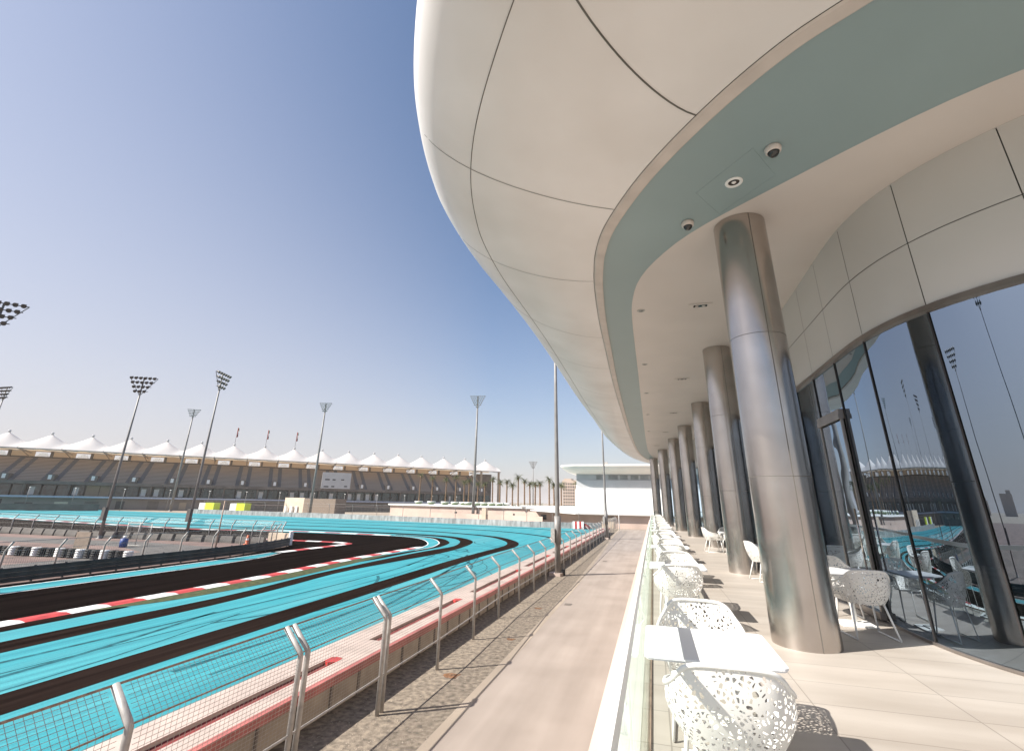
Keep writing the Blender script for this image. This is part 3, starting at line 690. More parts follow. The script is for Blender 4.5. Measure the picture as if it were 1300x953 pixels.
for n in range(-5, 17):     # roof bays
    s = n*SP; mb = MB(); rows = []
    K = 16
    for i in range(K+1):
        row = []
        for j in range(K+1):
            a = -1+2*i/K; b = -1+2*j/K
            r = (abs(a)**2.6+abs(b)**2.6)**(1/2.6); r = min(1, r)
            E0 = 23.55+2.7*(1-b*b)**.8
            z = E0+(30.1-E0)*(1-r)**1.32
            row.append(G(s+a*SP/2*.995, 1+b*8.6, z))
        rows.append(row)
    mb.grid(rows, True)
    t = mb.build('tent_roof', 'membrane', gs)
    sp = MB(); c = G(s,1,0); sp.lathe([(.5,29.7),(.35,30.3),(.55,30.35),(.5,30.9),(0,31.0)], (c.x,c.y,0), 10); sp.build('mast_cap', 'greywhite', t)
    eg = MB(); eg.beam(G(s-SP/2,9.7,23.3), G(s+SP/2,9.7,23.3), .35, .4); eg.beam(G(s-SP/2,9.7,22.4), G(s,9.7,23.3), .16); eg.beam(G(s,9.7,23.3), G(s+SP/2,9.7,22.4), .16); eg.build('edge_beam', 'galv', t)
    br = MB(); br.beam(G(s-SP/2,-6,22.6), G(s-SP/2,9.7,23.4), .4, .5); br.beam(G(s-SP/2,-6,20.8), G(s-SP/2,6,23.2), .25); br.build('roof_girder', 'tan', t)
    # white panel standing in for the sunlit view through each rear gap
    tc = MB(); tc.add([G(s+a_-3.6,-7.72,z_) for a_, z_ in ((-2.4,21.0),(2.8,21.0),(1.2,22.9),(-.8,22.9))]+[G(s+a_-3.6,-7.78,z_) for a_, z_ in ((-2.4,21.0),(2.8,21.0),(1.2,22.9),(-.8,22.9))], [(0,1,2,3),(7,6,5,4),(0,4,5,1),(1,5,6,2),(2,6,7,3),(3,7,4,0)]); tc.build('bright_gap_panel', 'sunlit_gap_white', t)
# solid under-roof plane seen from below as tan
for n in (15.6, 16.45):
    gbox(MB(), n*SP-.5, n*SP+.5, 7.6, 8.6, 0, 23.3).build('end_column', 'tan', gs)
gbox(MB(), 217.2, 227.5, -6, -5, 4, 22.4).build('end_frame', 'stand_dark', gs)
sb = empty('sign_board', G(131,13.6,10.8), 'plain white board with dark slots fixed on the front of the grandstand', 'board')
gbox(MB(), 124, 138, 13.45, 13.9, 10.9, 18.7).build('board', 'greywhite', sb)
for (a, z) in ((125.4,14.9),(129,14.9),(133.2,15),(125.2,11.5),(128.8,11.6),(135,11.8)):
    gbox(MB(), a, a+1.5+(.8 if a < 126 else 0), 13.91, 13.97, z, z+.55).build('slot', 'window_dark', sb)
# flags
M['flagred'] = mat('flag_red', (.5,.03,.03), .8); M['flaggreen'] = mat('flag_green', (.02,.18,.06), .8)
for i, (n, lab) in enumerate(((6,'leftmost'),(7,'middle'),(8,'rightmost'))):
    c = G(n*SP,1,31.0); f = empty('flag_pole', c, '%s of the three flags flying above the tent roofs' % lab, 'flag', 'flags on the grandstand')
    MB().tube([(c.x,c.y,31),(c.x,c.y,39)], .09, 6).build('pole', 'mast', f)
    fl = MB()
    def cloth(m, x0, x1, z0, z1, nm):
        rows = [[(c.x+.1+x0+(x1-x0)*k/6, c.y+.15*math.sin(k*1.3+j), z0+(z1-z0)*j/4) for k in range(7)] for j in range(5)]
        return MB().grid(rows, True).build(nm, m, f)
    cloth('flagred', 0, .45, 34.2, 38.8, 'flag_red_band'); cloth('flaggreen', .45, .9, 37.2, 38.6, 'flag_green_band'); cloth('white', .45, .9, 35.7, 37.2, 'flag_white_band'); cloth('black', .45, .9, 34.3, 35.7, 'flag_black_band')

# things behind the grey wall
cb = empty('cabin', (-130,166,0), 'tan flat-roofed cabin behind the grey wall', 'cabin')
MB().prism([(-144,168),(-133,166),(-133,172),(-144,174)], 0, 6.2).build('cabin_body', 'cabin', cb)
MB().prism([(-132.8,165.5),(-118,165),(-118,172),(-132.8,172)], 0, 6.0).build('cabin_shaded_side', 'brownboard', cb)  # cabin's shaded face, built as a separate block in darker brown
for x in (-142,-139.5,-137): MB().box(x,x+1,166.0,167.0,.3,3).build('door', 'white', cb)
for i, (x, y, c, lab) in enumerate(((-173.5,158,'lime','lime yellow box container behind the grey wall, left one of two'),(-160,160,'lime','lime yellow box container behind the grey wall, nearer the tan cabin'))):
    b = empty('container', (x,y,0), lab, 'container', 'lime containers')
    MB().box(x,x+4.4,y,y+3,.2,3.7).build('container_body', c, b); MB().box(x-3.4,x-.1,y+.3,y+3,.2,3.6).build('white_end', 'white', b)
    MB().box(x+.3,x+4.1,y-.05,y-.01,.5,.62).build('rub_rail', 'stand_dark', b)
# street lights / poles in front of the grandstand
for i in range(15):
    p = G(-10+i*14.5+random.uniform(-1,1), 24, 0); o = empty('service_pole', p, '%s thin grey pole from the left in front of the grandstand' % ORD[i], 'pole', 'poles in front of the grandstand')
    MB().tube([(p.x,p.y,0),(p.x,p.y,8.2)], [.14,.08], 6).build('shaft', 'mast', o); MB().box(p.x-.35,p.x+.35,p.y-.12,p.y+.12,8.2,8.4).build('lamp', 'white', o)
wl = empty('dark_boundary_wall', G(20,26,0), 'long dark low wall in front of the grandstand', 'wall')
rl_ = random.Random(21)
for i in range(26):
    a = -60+i*10.6+rl_.uniform(-2,2)
    gbox(MB(), a, a+rl_.uniform(2,6), 13.21, 13.3, .4, rl_.uniform(2.4,4)).build('recess', rl_.choice(['window_dark','stand_dark','tan','cabin']), gs)
gbox(MB(), -70, 42, 27, 27.6, 0, 2.2).build('wall_body', 'stand_dark', wl); gbox(MB(), -70, 42, 26.8, 27.8, 2.2, 2.4).build('coping', 'concrete', wl)
wl = empty('service_wall', G(140,26,0), 'long pale low service wall below the grandstand boxes', 'wall')
gbox(MB(), 96, 205, 20, 20.6, 0, 2.6).build('wall_body', 'concrete', wl); gbox(MB(), 96, 205, 19.9, 20.7, 2.6, 2.75).build('coping', 'pink', wl)
struct('sand_strip', MB().poly([(-168,147),(-230,151),(-330,152),(-330,175),(-168,160)], .01), 'sand')

# ------------------------------------------------------------------ floodlight masts
def flood(cx, cy, cz, yaw):
    f = Vector((math.cos(yaw)*.82, math.sin(yaw)*.82, -.57)).normalized(); mb = MB(); c = Vector((cx,cy,cz))
    mb.tube([c-f*.42, c-f*.26, c-f*.02, c+f*.10], [.07,.13,.18,.25], 10)
    return mb
def mast(loc, h, aim, label, box=True, detail=True, rows=(6,5,4,3), r0=.26):
    x, y = loc; o = empty('floodlight_mast', (x,y,0), label, 'floodlight mast', 'floodlight masts round the circuit')
    MB().tube([(x,y,0),(x,y,h*.5),(x,y,h)], [r0,r0*.75,r0*.45], 12).build('pole', 'mast', o)
    fl = MB().lathe([(r0*1.9,0),(r0*1.9,.08),(r0*1.15,.1),(r0*1.1,.5)], (x,y,0), 12); fl.build('base_flange', 'mast', o)
    if box:
        MB().box(x-.32,x+.32,y-.5,y-.2,2.5,4.3).build('control_box', 'darkbox', o)
    right = Vector((-math.sin(aim), math.cos(aim), 0)); fw = Vector((math.cos(aim), math.sin(aim), 0))
    hd = MB(); z = h
    for k, n in enumerate(rows):
        w = n*.66/2; zz = h-k*.72
        c = Vector((x,y,zz)); hd.beam(c-right*w, c+right*w, .08)
    W = rows[0]*.33
    hd.beam(Vector((x,y,h))-right*W, Vector((x,y,h-len(rows)*.72)), .07); hd.beam(Vector((x,y,h))+right*W, Vector((x,y,h-len(rows)*.72)), .07)
    hd.build('head_frame', 'mast', o)
    for k, n in enumerate(rows):
        for i in range(n):
            p = Vector((x,y,h-k*.72-.05))+right*((i-(n-1)/2)*.66)+fw*.32
            flood(p.x,p.y,p.z,aim).build('floodlight', 'lampdark' if detail else 'galv', o)
    return o
mast((-77.9,54.4), 24, R(-62), 'tall floodlight mast behind the paddock, left of the two tall leaning-looking ones', r0=.22)
mast((-66.2,58.2), 25, R(18), 'tall floodlight mast behind the paddock, nearest the end of the fence', r0=.22)
mast((-191.3,158.2), 42, R(-60), 'smaller distant floodlight mast between the two tall left masts', detail=False, rows=(8,7,6,5,4), r0=.5)
mast((-116.0,148.5), 40, R(-75), 'grey floodlight mast in front of the white sign board', box=False, detail=False, rows=(7,6,5,4,3), r0=.5)
mast((-54.9,147.9), 40, R(-80), 'grey floodlight mast in front of the palms', box=True, detail=False, rows=(8,7,6,5,4,2), r0=.5)
mast((-129.4,63.5), 27, R(-88), 'floodlight mast at the far left with only its head in view', rows=(5,5,4,4), r0=.22)
mast((-64.5,28.9), 25, R(-45), 'nearest floodlight head cut off by the left border', rows=(6,5,4,3), r0=.22)
mast((-70,292), 30, R(-80), 'tiny hazy floodlight mast far behind the palms', box=False, detail=False, rows=(8,7,6,5,4,3), r0=.4)
# two masts along the access road
for (y, lab) in ((45.55,'thick grey mast rising beside the access road, the nearer one with cable box'),(93.9,'second grey mast farther along the access road')):
    x = -8.6
    o = empty('lamp_mast', (x,y,0), lab, 'lamp mast', 'masts beside the access road')
    MB().tube([(x,y,0),(x,y,6),(x,y,15),(x,y,26)], [.25,.22,.16,.11], 16).build('pole', 'mast', o)
    MB().tube([(x,y,2.55),(x,y,4.95)], .32, 16).build('sleeve', 'mast', o)
    MB().box(x-.55,x-.2,y-.45,y-.05,2.7,3.9).build('control_box', 'galv', o)
    MB().prism([(x-.7,y-.6),(x+.3,y-.7),(x+.55,y+.2),(x-.3,y+.7),(x-.8,y+.2)], .004, .24).build('footing', 'bartop', o)
    MB().box(x+.3,x+.62,y-.1,y+.15,.004,.5).build('junction_box', 'black', o)
    hd = MB(); hd.beam((x-1.6,y,26),(x+1.6,y,26), .1); hd.build('head_frame', 'mast', o)
    for i in range(5): flood(x-1.4+i*.7,y-.3,25.9,R(200)).build('floodlight', 'lampdark', o)
# masts south of the camera (they mirror in the glass wall)
for (xy_, h, lab) in (((-38,-6), 24, 'floodlight mast mirrored in the glass wall, taller reflection'),((-62,8), 24, 'floodlight mast mirrored in the glass wall, smaller reflection')):
    mast(xy_, h, R(20), lab, r0=.2)
o = empty('street_lamp', (-8.4,126,0), 'thin white street lamp near the end of the access road', 'street lamp')
MB().tube([(-8.4,126,0),(-8.4,126,6.3)], [.1,.07], 8).build('pole', 'white', o); MB().box(-9.1,-8.3,125.9,126.1,6.3,6.42).build('lamp_head', 'white', o)
o = empty('thin_pole', (-52.4,50.5,0), 'thin brown pole standing in the paddock', 'pole')
MB().tube([(-52.4,50.5,0),(-52.4,50.5,5.6)], [.09,.06], 8).build('pole_shaft', 'rust', o); MB().tube([(-52.4,50.5,0),(-52.4,50.5,.12)], .25, 10).build('base_plate', 'concrete', o)

# ------------------------------------------------------------------ paddock clutter
rnd = random.Random(11)
for i in range(21):
    x = -53.6-i*2.45; y = 57.8-(i*.22 if i < 12 else 2.6)
    b = MB(); b.add([(x-.28+dx, y+w, z) for dx in (0,2.1) for w, z in ((-.3,.02),(-.3,.3),(-.14,.9),(.14,.9),(.3,.3),(.3,.02))],
                    [(0,1,2,3,4,5),(11,10,9,8,7,6)]+[(k,k+6,(k+1) % 6+6,(k+1) % 6) for k in range(6)])
    tag(b.build('jersey_barrier', 'concrete'), 'grey concrete jersey barrier in the row at the foot of the far paddock fence', 'jersey barrier', 'jersey barriers below the far fence')
wt = bt_ = None
for i in range(34):
    x = -50.2-.92*i; y = 38.2-.10*i+rnd.uniform(-.12,.12); wh = (i % 3 == 0)
    src = wt if wh else bt_
    lab = 'white painted tyre stack in the long paddock row' if wh else 'black tyre stack in the long paddock row'
    if src is None:
        st = empty('tyre_stack', (x,y,0), lab, 'tyre stack', 'white tyre stacks in the paddock' if wh else 'black tyre stacks in the paddock')
        for k in range(4): MB().lathe([(.18,.02+k*.21),(.38,.02+k*.21),(.43,.12+k*.21),(.38,.22+k*.21),(.18,.22+k*.21)], (x,y,0), 12).build('tyre', 'white' if wh else 'black', st)
        if wh: wt = st
        else: bt_ = st
    else: copy_tree(src, (x,y,0), rnd.uniform(0,3))
bb = empty('site_board', (-56.5,38,0), 'brown site board standing on a white block in the paddock', 'board')
MB().box(-57.6,-55.6,37.9,38.1,.5,2.4).build('board', 'brownboard', bb); MB().box(-58,-55.2,37.7,38.3,.02,.48).build('foot', 'white', bb)
bt = empty('blue_drum', (-63,47,0), 'small blue drum by the paddock fence', 'drum')
MB().lathe([(0,.02),(.4,.02),(.42,.5),(.4,1.0),(0,1.02)], (-63,47,.0), 14).build('drum_body', 'blue', bt); MB().lathe([(.0,1.03),(.2,1.03),(.2,1.3),(0,1.3)], (-63,47,0), 10).build('cap', 'white', bt)
oc = empty('safety_bollard', (-53.2,56.2,0), 'orange and white safety bollard near the end of the far fence', 'bollard')
MB().lathe([(.4,.02),(.4,.12),(.22,.14),(.2,.6)], (-53.2,56.2,0), 12).build('lower_body', 'orange', oc); MB().lathe([(.2,.6),(.18,.85)], (-53.2,56.2,0), 12).build('white_band', 'white', oc); MB().lathe([(.18,.85),(.12,1.2),(0,1.22)], (-53.2,56.2,0), 12).build('upper_body', 'orange', oc)
eb = empty('end_post', (-48.9,57.9,0), 'white and tan end block where the dark guardrail stops', 'end block')
MB().box(-51.5,-48.2,58.0,58.6,.02,1.5).build('tan_block', 'cabin', eb); MB().box(-48.15,-47.9,58.0,58.6,.02,1.75).build('white_board', 'white', eb)
gt = empty('mesh_gate', (-62,48.5,0), 'leaning grey mesh gate in the paddock', 'gate')
g1 = MB()
for a, b in (((-65,48.5,.1),(-65,48.5,2.7)),((-61,48.5,.1),(-61,48.5,2.7)),((-65,48.5,2.7),(-61,48.5,2.7)),((-65,48.5,.1),(-61,48.5,.1)),((-63,48.5,.1),(-63,48.5,2.7))): g1.tube([a,b], .05, 6)
g1.build('gate_frame', 'galv', gt)
g2 = MB()
for i in range(20): g2.beam((-65+i*.2,48.5,.1),(-65+i*.2,48.5,2.7), .012)
g2.build('gate_mesh', 'galv', gt)

# ------------------------------------------------------------------ the building and its canopy
bd = empty('hospitality_building', (6,20,0), 'white curved building with sweeping canopy, teal soffit band, steel columns and glass wall', 'building')
pairs = [((12,-4),(12,.4)),((7,-2.6),(8,1.2)),((3.5,-1.2),(5,2.2)),((1.2,.1),(3.2,3.15)),((-.3,1.2),(2.24,3.77)),((-1.4,2.3),(1.66,4.17)),((-2.16,3.38),(1.0,4.87)),((-2.78,4.46),(.3,5.85)),((-3.18,5.45),(-.26,6.95)),((-3.47,6.52),(-.5,7.75)),((-3.63,7.51),(-.61,8.45)),((-3.69,9.2),(-.70,9.4)),((-3.6,11.2),(-.80,11.3)),((-3.52,14),(-.87,14)),((-3.52,18),(-.96,18)),((-3.58,24.5),(-1.02,24.5)),((-3.53,32),(-1.04,33)),((-3.5,40.6),(-.92,42)),((-2.77,52.7),(-.5,48.8)),((-1.7,60),(.25,53)),((-.28,64.5),(1.2,56)),((1.5,67.5),(2.6,58)),((4,69.5),(4.5,59.5)),((8,70),(8,60))]
RIM = smooth_path([(a[0],a[1],0) for a, b in pairs], 8); LIP = smooth_path([(b[0],b[1],0) for a, b in pairs], 8)
ZS = 10.48
def shell(i, s):      # s: 0 lip .. 1 rim nose ; returns world point on the soffit shell
    s = max(0., s); A, B = LIP[i], RIM[i]; d = B-A
    tr = d.normalized()*.19
    z = ZS+.006+1.29*(s**1.9)*.62+ .55*(1-math.sqrt(max(0,1-min(1,s)**6)))
    return A+tr+(d*1.015-tr)*s+Vector((0,0,z))
SS = [0,.06,.12,.2,.3,.4,.5,.6,.7,.78,.85,.9,.94,.97,.99,1.0]
rows = []
for i in range(len(RIM)):
    row = [shell(i, s) for s in SS]; A, B = LIP[i], RIM[i]; d = (B-A).normalized(); e = row[-1]
    row += [e+Vector((0,0,.18))-d*.01, e+Vector((0,0,.36))-d*.06, e+Vector((0,0,.5))-d*.2, e+Vector((0,0,.6))-d*.5, e+Vector((0,0,.75))-d*2.2]
    rows.append(row)
MB().grid(rows, True).build('canopy_shell', 'shell', bd)
top = [r_[-1] for r_ in rows]
MB().add([(p.x,p.y,top[60].z) for p in top]+[(14,70,top[60].z),(14,-4,top[60].z)], [tuple(range(len(top)+2))]).build('roof_deck', 'shell', bd)
# lip trim
rows = []
for i in range(len(RIM)):
    A, B = LIP[i], RIM[i]; d = (B-A).normalized(); rows.append([A+Vector((0,0,ZS+.004)), A+Vector((0,0,ZS-.03)), A+d*.015+Vector((0,0,ZS-.035)), A+d*.15+Vector((0,0,ZS-.015)), A+d*.178+Vector((0,0,ZS+.004))])
MB().grid(rows, False).build('canopy_trim', 'trim', bd)
rows = [[LIP[i]+(RIM[i]-LIP[i]).normalized()*a+Vector((0,0,ZS+.01)) for a in (.172,.184)] for i in range(len(RIM))]
MB().grid(rows, False).build('trim_groove', 'seam', bd)
# panel seams on the shell
def seam_strip(pts, w=.012):
    mb = MB(); rows = []
    for i, p in enumerate(pts):
        d = (pts[min(i+1,len(pts)-1)]-pts[max(i-1,0)]).normalized(); n = d.cross(Vector((0,0,1))).normalized()
        rows.append([p+n*w-Vector((0,0,.004)), p-n*w-Vector((0,0,.004))])
    return mb.grid(rows, True)
N_ = len(RIM)
seam_strip([shell(i, .72) for i in range(N_)], .006).build('long_seam', 'seam', bd)
near = lambda PATH, t: min(range(8, N_-8), key=lambda i: abs(PATH[i].x-t[0])+abs(PATH[i].y-t[1]))
def shell_f(f, s):
    i = int(f); return shell(i, s).lerp(shell(min(N_-1, i+1), s), f-i)
for lp, rp, w_ in (((3.0,3.3),(2.2,-.5),.01),((.96,4.85),(-.95,1.8),.011),((-.1,6.55),(-3.12,5.2),.006),((-.66,8.95),(-3.66,8.1),.005),((-.84,12.4),(-3.6,11.6),.005),((-.9,16),(-3.52,15.4),.005),((-.98,20),(-3.54,19.5),.005),((-1.02,24.5),(-3.58,24),.005),((-1.03,29),(-3.55,28.5),.005),((-1.03,34),(-3.53,33),.005),((-.95,40),(-3.5,39),.005)):
    i0, i1 = near(LIP, lp), near(RIM, rp)
    seam_strip([shell_f(i0+(i1-i0)*(k/23)**1.3, k/24) for k in range(0, 24)], w_).build('cross_seam', 'seam', bd)

TE = smooth_path([(12,2.7,0),(9,3.2,0),(6,4.15,0),(4.08,5.01,0),(3.53,5.31,0),(2.93,5.75,0),(2.18,6.37,0),(1.22,7.2,0),(.63,7.9,0),(.12,8.9,0),(-.1,10.0,0),(-.17,11.6,0),(-.17,16.2,0),(-.18,23.6,0),(-.17,36,0),(-.05,44,0),(.35,49,0),(1.1,53,0),(2.4,56,0),(4.5,58,0),(8,58.8,0)], 8)
WA = smooth_path([(12,3.7,0),(9,4.1,0),(6.5,4.75,0),(5.3,5.25,0),(4.6,5.7,0),(4.2,6.04,0),(3.86,6.42,0),(3.6,6.84,0),(3.4,7.35,0),(3.28,8.0,0),(3.25,8.8,0),(3.25,10,0),(3.25,14,0),(3.3,20,0),(3.4,27,0),(3.1,35,0),(2.5,42,0),(1.8,50,0),(1.9,54,0),(2.9,56.5,0),(4.6,57.8,0),(8,58.4,0)], 8)
def strip(A, B, za, zb, n=200):
    a = resample(A, n); b = resample(B, n); return MB().grid([[p+Vector((0,0,za)), q+Vector((0,0,zb))] for p, q in zip(a, b)], False)
# cream soffit (one sheet) and the teal band 6 mm below it
MB().add([(p.x,p.y,ZS+.006) for p in LIP]+[(14,60,ZS+.006),(14,.4,ZS+.006)], [tuple(range(len(LIP)+2))]).build('cream_soffit', 'cream', bd)
strip(LIP, TE, ZS, ZS).build('teal_band', 'teal', bd)
# columns
CX = [(1.70,7.45,.385),(2.14,14.35,.385),(2.38,22.5,.385),(2.09,29.2,.385),(1.71,35,.385),(1.09,42,.385),(.36,50,.385)]
col0 = None
for i, (x, y, r) in enumerate(CX):
    lab = 'brushed steel column, %s' % (('nearest to the camera and largest',) + tuple('%s in the row from the camera' % ORD[k] for k in range(1,7)))[i]
    c = MB().lathe([(r,0),(r,1.98)], (x,y,FL), 48); c.lathe([(r,1.988),(r,3.98)], (x,y,FL), 48); c.lathe([(r,3.988),(r,ZS-FL)], (x,y,FL), 48)
    c.lathe([(r-.006,1.97),(r-.006,2.0)], (x,y,FL), 48); c.lathe([(r-.006,3.97),(r-.006,4.0)], (x,y,FL), 48)
    cc = c.build('column', 'steel', bd); cc['label'] = lab
    cc.data.materials.clear(); cc.data.materials.append(M['steel'])
    sm = MB()
    for z0, z1, az in ((0,1.98,-78),(1.99,3.98,-78),(3.99,ZS-FL,-78),(0,ZS-FL,102)):
        a = R(az); px, py = x+math.cos(a)*(r+.001), y+math.sin(a)*(r+.001)
        sm.beam((px,py,FL+z0),(px,py,FL+z1), .007, .007)
    sm.lathe([(r+.001,1.981),(r+.001,1.987)], (x,y,FL), 48); sm.lathe([(r+.001,3.981),(r+.001,3.987)], (x,y,FL), 48)
    sm.build('column_seam', 'seam', cc)
    

# glazed wall: mullion positions along the wall path
ZH = 8.5
tots = plen(WA)
def s_at(pt):
    best = (1e9, 0); s = 0
    for i in range(1, len(WA)):
        d = (WA[i]-Vector((pt[0],pt[1],0))).length; s += (WA[i]-WA[i-1]).length
        if d < best[0]: best = (d, s)
    return best[1]
s0 = s_at((3.58,6.86)); marks = []
step = 1.18; s = s0
while s > 1: marks.append(s); s -= step
s = s0+step
while s < tots-1: marks.append(s); s += step
marks.sort()
def wseg(sa, sb, k=5): return [along(WA, sa+(sb-sa)*i/k)[0] for i in range(k+1)]
door_i = None
for i, (a, b) in enumerate(zip(marks, marks[1:])):
    mid, dd = along(WA, (a+b)/2)
    seg = wseg(a+.02, b-.02); far = mid.y > 30
    up1 = wseg(a+.006, b-.006)
    # upper cladding in two courses
    for z0, z1 in ((ZH+.10, 9.52), (9.532, ZS+.005)):
        MB().grid([[p+Vector((0,0,z0)), p+Vector((0,0,z1))] for p in up1], True).build('facade_panel', 'panel', bd)
    isdoor = (mid.x < 3.3 and 9.6 < mid.y < 11.0 and door_i is None)
    if isdoor:
        door_i = i
        MB().grid([[p+Vector((0,0,7.66)), p+Vector((0,0,ZH))] for p in seg], True).build('transom_pane', 'glass', bd)
        dr_ = MB(); A_, B_ = seg[0], seg[-1]; z0, z1 = FL+.02, 7.62
        if A_.y > B_.y: A_, B_ = B_, A_
        off = Vector((-.05,0,0)); A2 = A_+off; B2 = B_+off
        for P_ in (A2+Vector((0,.04,0)), B2-Vector((0,.04,0))): dr_.beam(P_+Vector((0,0,z0)), P_+Vector((0,0,z1)), .05, .035)
        dr_.beam(A2+Vector((0,0,z1-.04)), B2+Vector((0,0,z1-.04)), .10, .08); dr_.beam(A2+Vector((0,0,z0+.06)), B2+Vector((0,0,z0+.06)), .10, .1)
        D = dr_.build('door', 'frame_brown', bd)
        MB().grid([[A2+Vector((0,.08,z0+.1)), A2+Vector((0,.08,z1-.1))],[B2+Vector((0,-.08,z0+.1)), B2+Vector((0,-.08,z1-.1))]], False).build('door_pane', 'glass', D)
        MB().tube([A2+Vector((-.08,.06,5.2)), A2+Vector((-.08,.06,6.1))], .015, 8).build('handle', 'steel', D)
        MB().beam(A_+Vector((-.03,0,7.66)), B_+Vector((-.03,0,7.66)), .12, .09).build('door_head', 'frame_brown', bd)
    else:
        MB().grid([[p+Vector((0,0,FL+.03)), p+Vector((0,0,ZH))] for p in seg], True).build('window_pane', 'glass', bd)
for s in marks:
    p, d = along(WA, s); n = Vector((d.y,-d.x,0)); n = n if n.x < 0 else -n
    MB().beam(p+n*.01+Vector((0,0,FL)), p+n*.01+Vector((0,0,ZH+.02)), .018, .016, up=n).build('mullion', 'frame_dark', bd)
off = [p+(Vector((d.y,-d.x,0)) if False else Vector((0,0,0))) for p, d in [along(WA, tots*i/300) for i in range(301)]]
def wall_off(t, o_):
    p, d = along(WA, t); n = Vector((d.y,-d.x,0)); n = n if (n.x < 0 or (abs(n.x) < .3 and n.y < 0)) else -n
    return p+n*o_
ts = [tots*i/300 for i in range(301)]
MB().grid([[wall_off(t, 0)+Vector((0,0,ZH+.10)), wall_off(t,.04)+Vector((0,0,ZH+.10)), wall_off(t,.06)+Vector((0,0,ZH+.02)), wall_off(t,.0)+Vector((0,0,ZH))] for t in ts], False).build('window_head', 'frame_brown', bd)
MB().grid([[wall_off(t,-.03)+Vector((0,0,8.55)), wall_off(t,-.03)+Vector((0,0,10.6))] for t in ts], False).build('panel_backing', 'seam', bd)
MB().grid([[wall_off(t,.03)+Vector((0,0,FL+.004)), wall_off(t,.03)+Vector((0,0,FL+.035)), wall_off(t,-.03)+Vector((0,0,FL+.035))] for t in ts], False).build('sill', 'frame_brown', bd)
# interior behind the glass
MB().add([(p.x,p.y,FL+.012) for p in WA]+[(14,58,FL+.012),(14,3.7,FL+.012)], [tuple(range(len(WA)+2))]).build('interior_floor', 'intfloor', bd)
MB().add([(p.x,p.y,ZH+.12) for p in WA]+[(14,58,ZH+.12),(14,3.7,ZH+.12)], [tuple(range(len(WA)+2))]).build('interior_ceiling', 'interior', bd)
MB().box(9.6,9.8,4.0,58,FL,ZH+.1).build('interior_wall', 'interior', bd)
# soffit fittings
def dome(x, y, lab, s=.8):
    o = empty('dome_camera', (x,y,ZS), lab, 'camera', 'dome cameras under the canopy')
    MB().lathe([(.001,0),(.115*s,0),(.125*s,-.03*s),(.115*s,-.085*s),(.09*s,-.10*s)], (x,y,ZS-.001), 24).build('housing', 'cream', o)
    MB().lathe([(.086*s,-.09*s),(.08*s,-.13*s),(.055*s,-.165*s),(.02*s,-.178*s),(.0,-.18*s)], (x,y,ZS), 20).build('dark_dome', M['gloss_black'], o)
M['gloss_black'] = mat('gloss_black', (.012,.012,.013), .06, var=.1, spec=.8)
dome(1.82,5.60,'white dome camera with black eye on the teal band, farther up right'); dome(.88,7.12,'white dome camera with black eye on the teal band, lower one near the first column')
o = empty('downlight', (1.45,6.22,ZS), 'round recessed downlight in the teal band between the two dome cameras', 'downlight', 'downlights in the soffit')
MB().lathe([(.075,-.004),(.085,-.018),(.115,-.016),(.12,-.002)], (1.45,6.22,ZS), 24).build('ring', 'white', o)
MB().lathe([(.075,-.004),(.05,-.002),(.0,-.003)], (1.45,6.22,ZS), 20).build('lamp_recess', 'gloss_black', o); MB().lathe([(.03,-.006),(.02,-.016),(0,-.018)], (1.45,6.22,ZS), 12).build('bulb', 'white', o)
hm = MB()
hs = [(.95,6.35),(1.35,7.0),(1.98,6.2),(1.58,5.55)]
for a, b in zip(hs, hs[1:]+hs[:1]): hm.beam((*a,ZS-.001),(*b,ZS-.001), .006, .004)
tag(hm.build('access_hatch', 'teal', bd), 'thin outline of an access hatch in the teal band')
for i, (x, y) in enumerate(((1.39,10.78),(1.36,17.76),(1.32,24.76),(1.1,31.6),(.6,39))):
    o = empty('twin_spotlight', (x,y,ZS), 'recessed rectangular twin spotlight, %s one from the camera in the cream soffit' % ORD[i], 'spotlight', 'twin spotlights in the cream soffit')
    MB().box(x-.26,x+.26,y-.13,y+.13,ZS-.008,ZS+.002).build('trim_plate', 'cream', o); MB().box(x-.15,x+.15,y-.06,y+.06,ZS-.012,ZS-.009).build('dark_recess', 'gloss_black', o)
    for dx in (-.075,.075): MB().lathe([(.04,-.014),(.02,-.02),(0,-.021)], (x+dx,y,ZS), 12).build('bulb', 'trim', o)
for i, (x, y) in enumerate(((-.06,10.78),(-.05,15.5),(-.05,19.9),(-.05,25),(-.05,31))):
    o = empty('eyelet_light', (x+.12,y,ZS), 'small round recessed light beside the teal band, %s from the camera' % ORD[i], 'downlight', 'small round lights beside the teal band')
    MB().lathe([(.045,-.0),(.05,-.012),(.085,-.008),(.09,.004)], (x+.12,y,ZS), 16).build('ring', 'galv', o); MB().lathe([(.045,-.001),(0,-.001)], (x+.12,y,ZS), 16).build('lens', 'gloss_black', o)

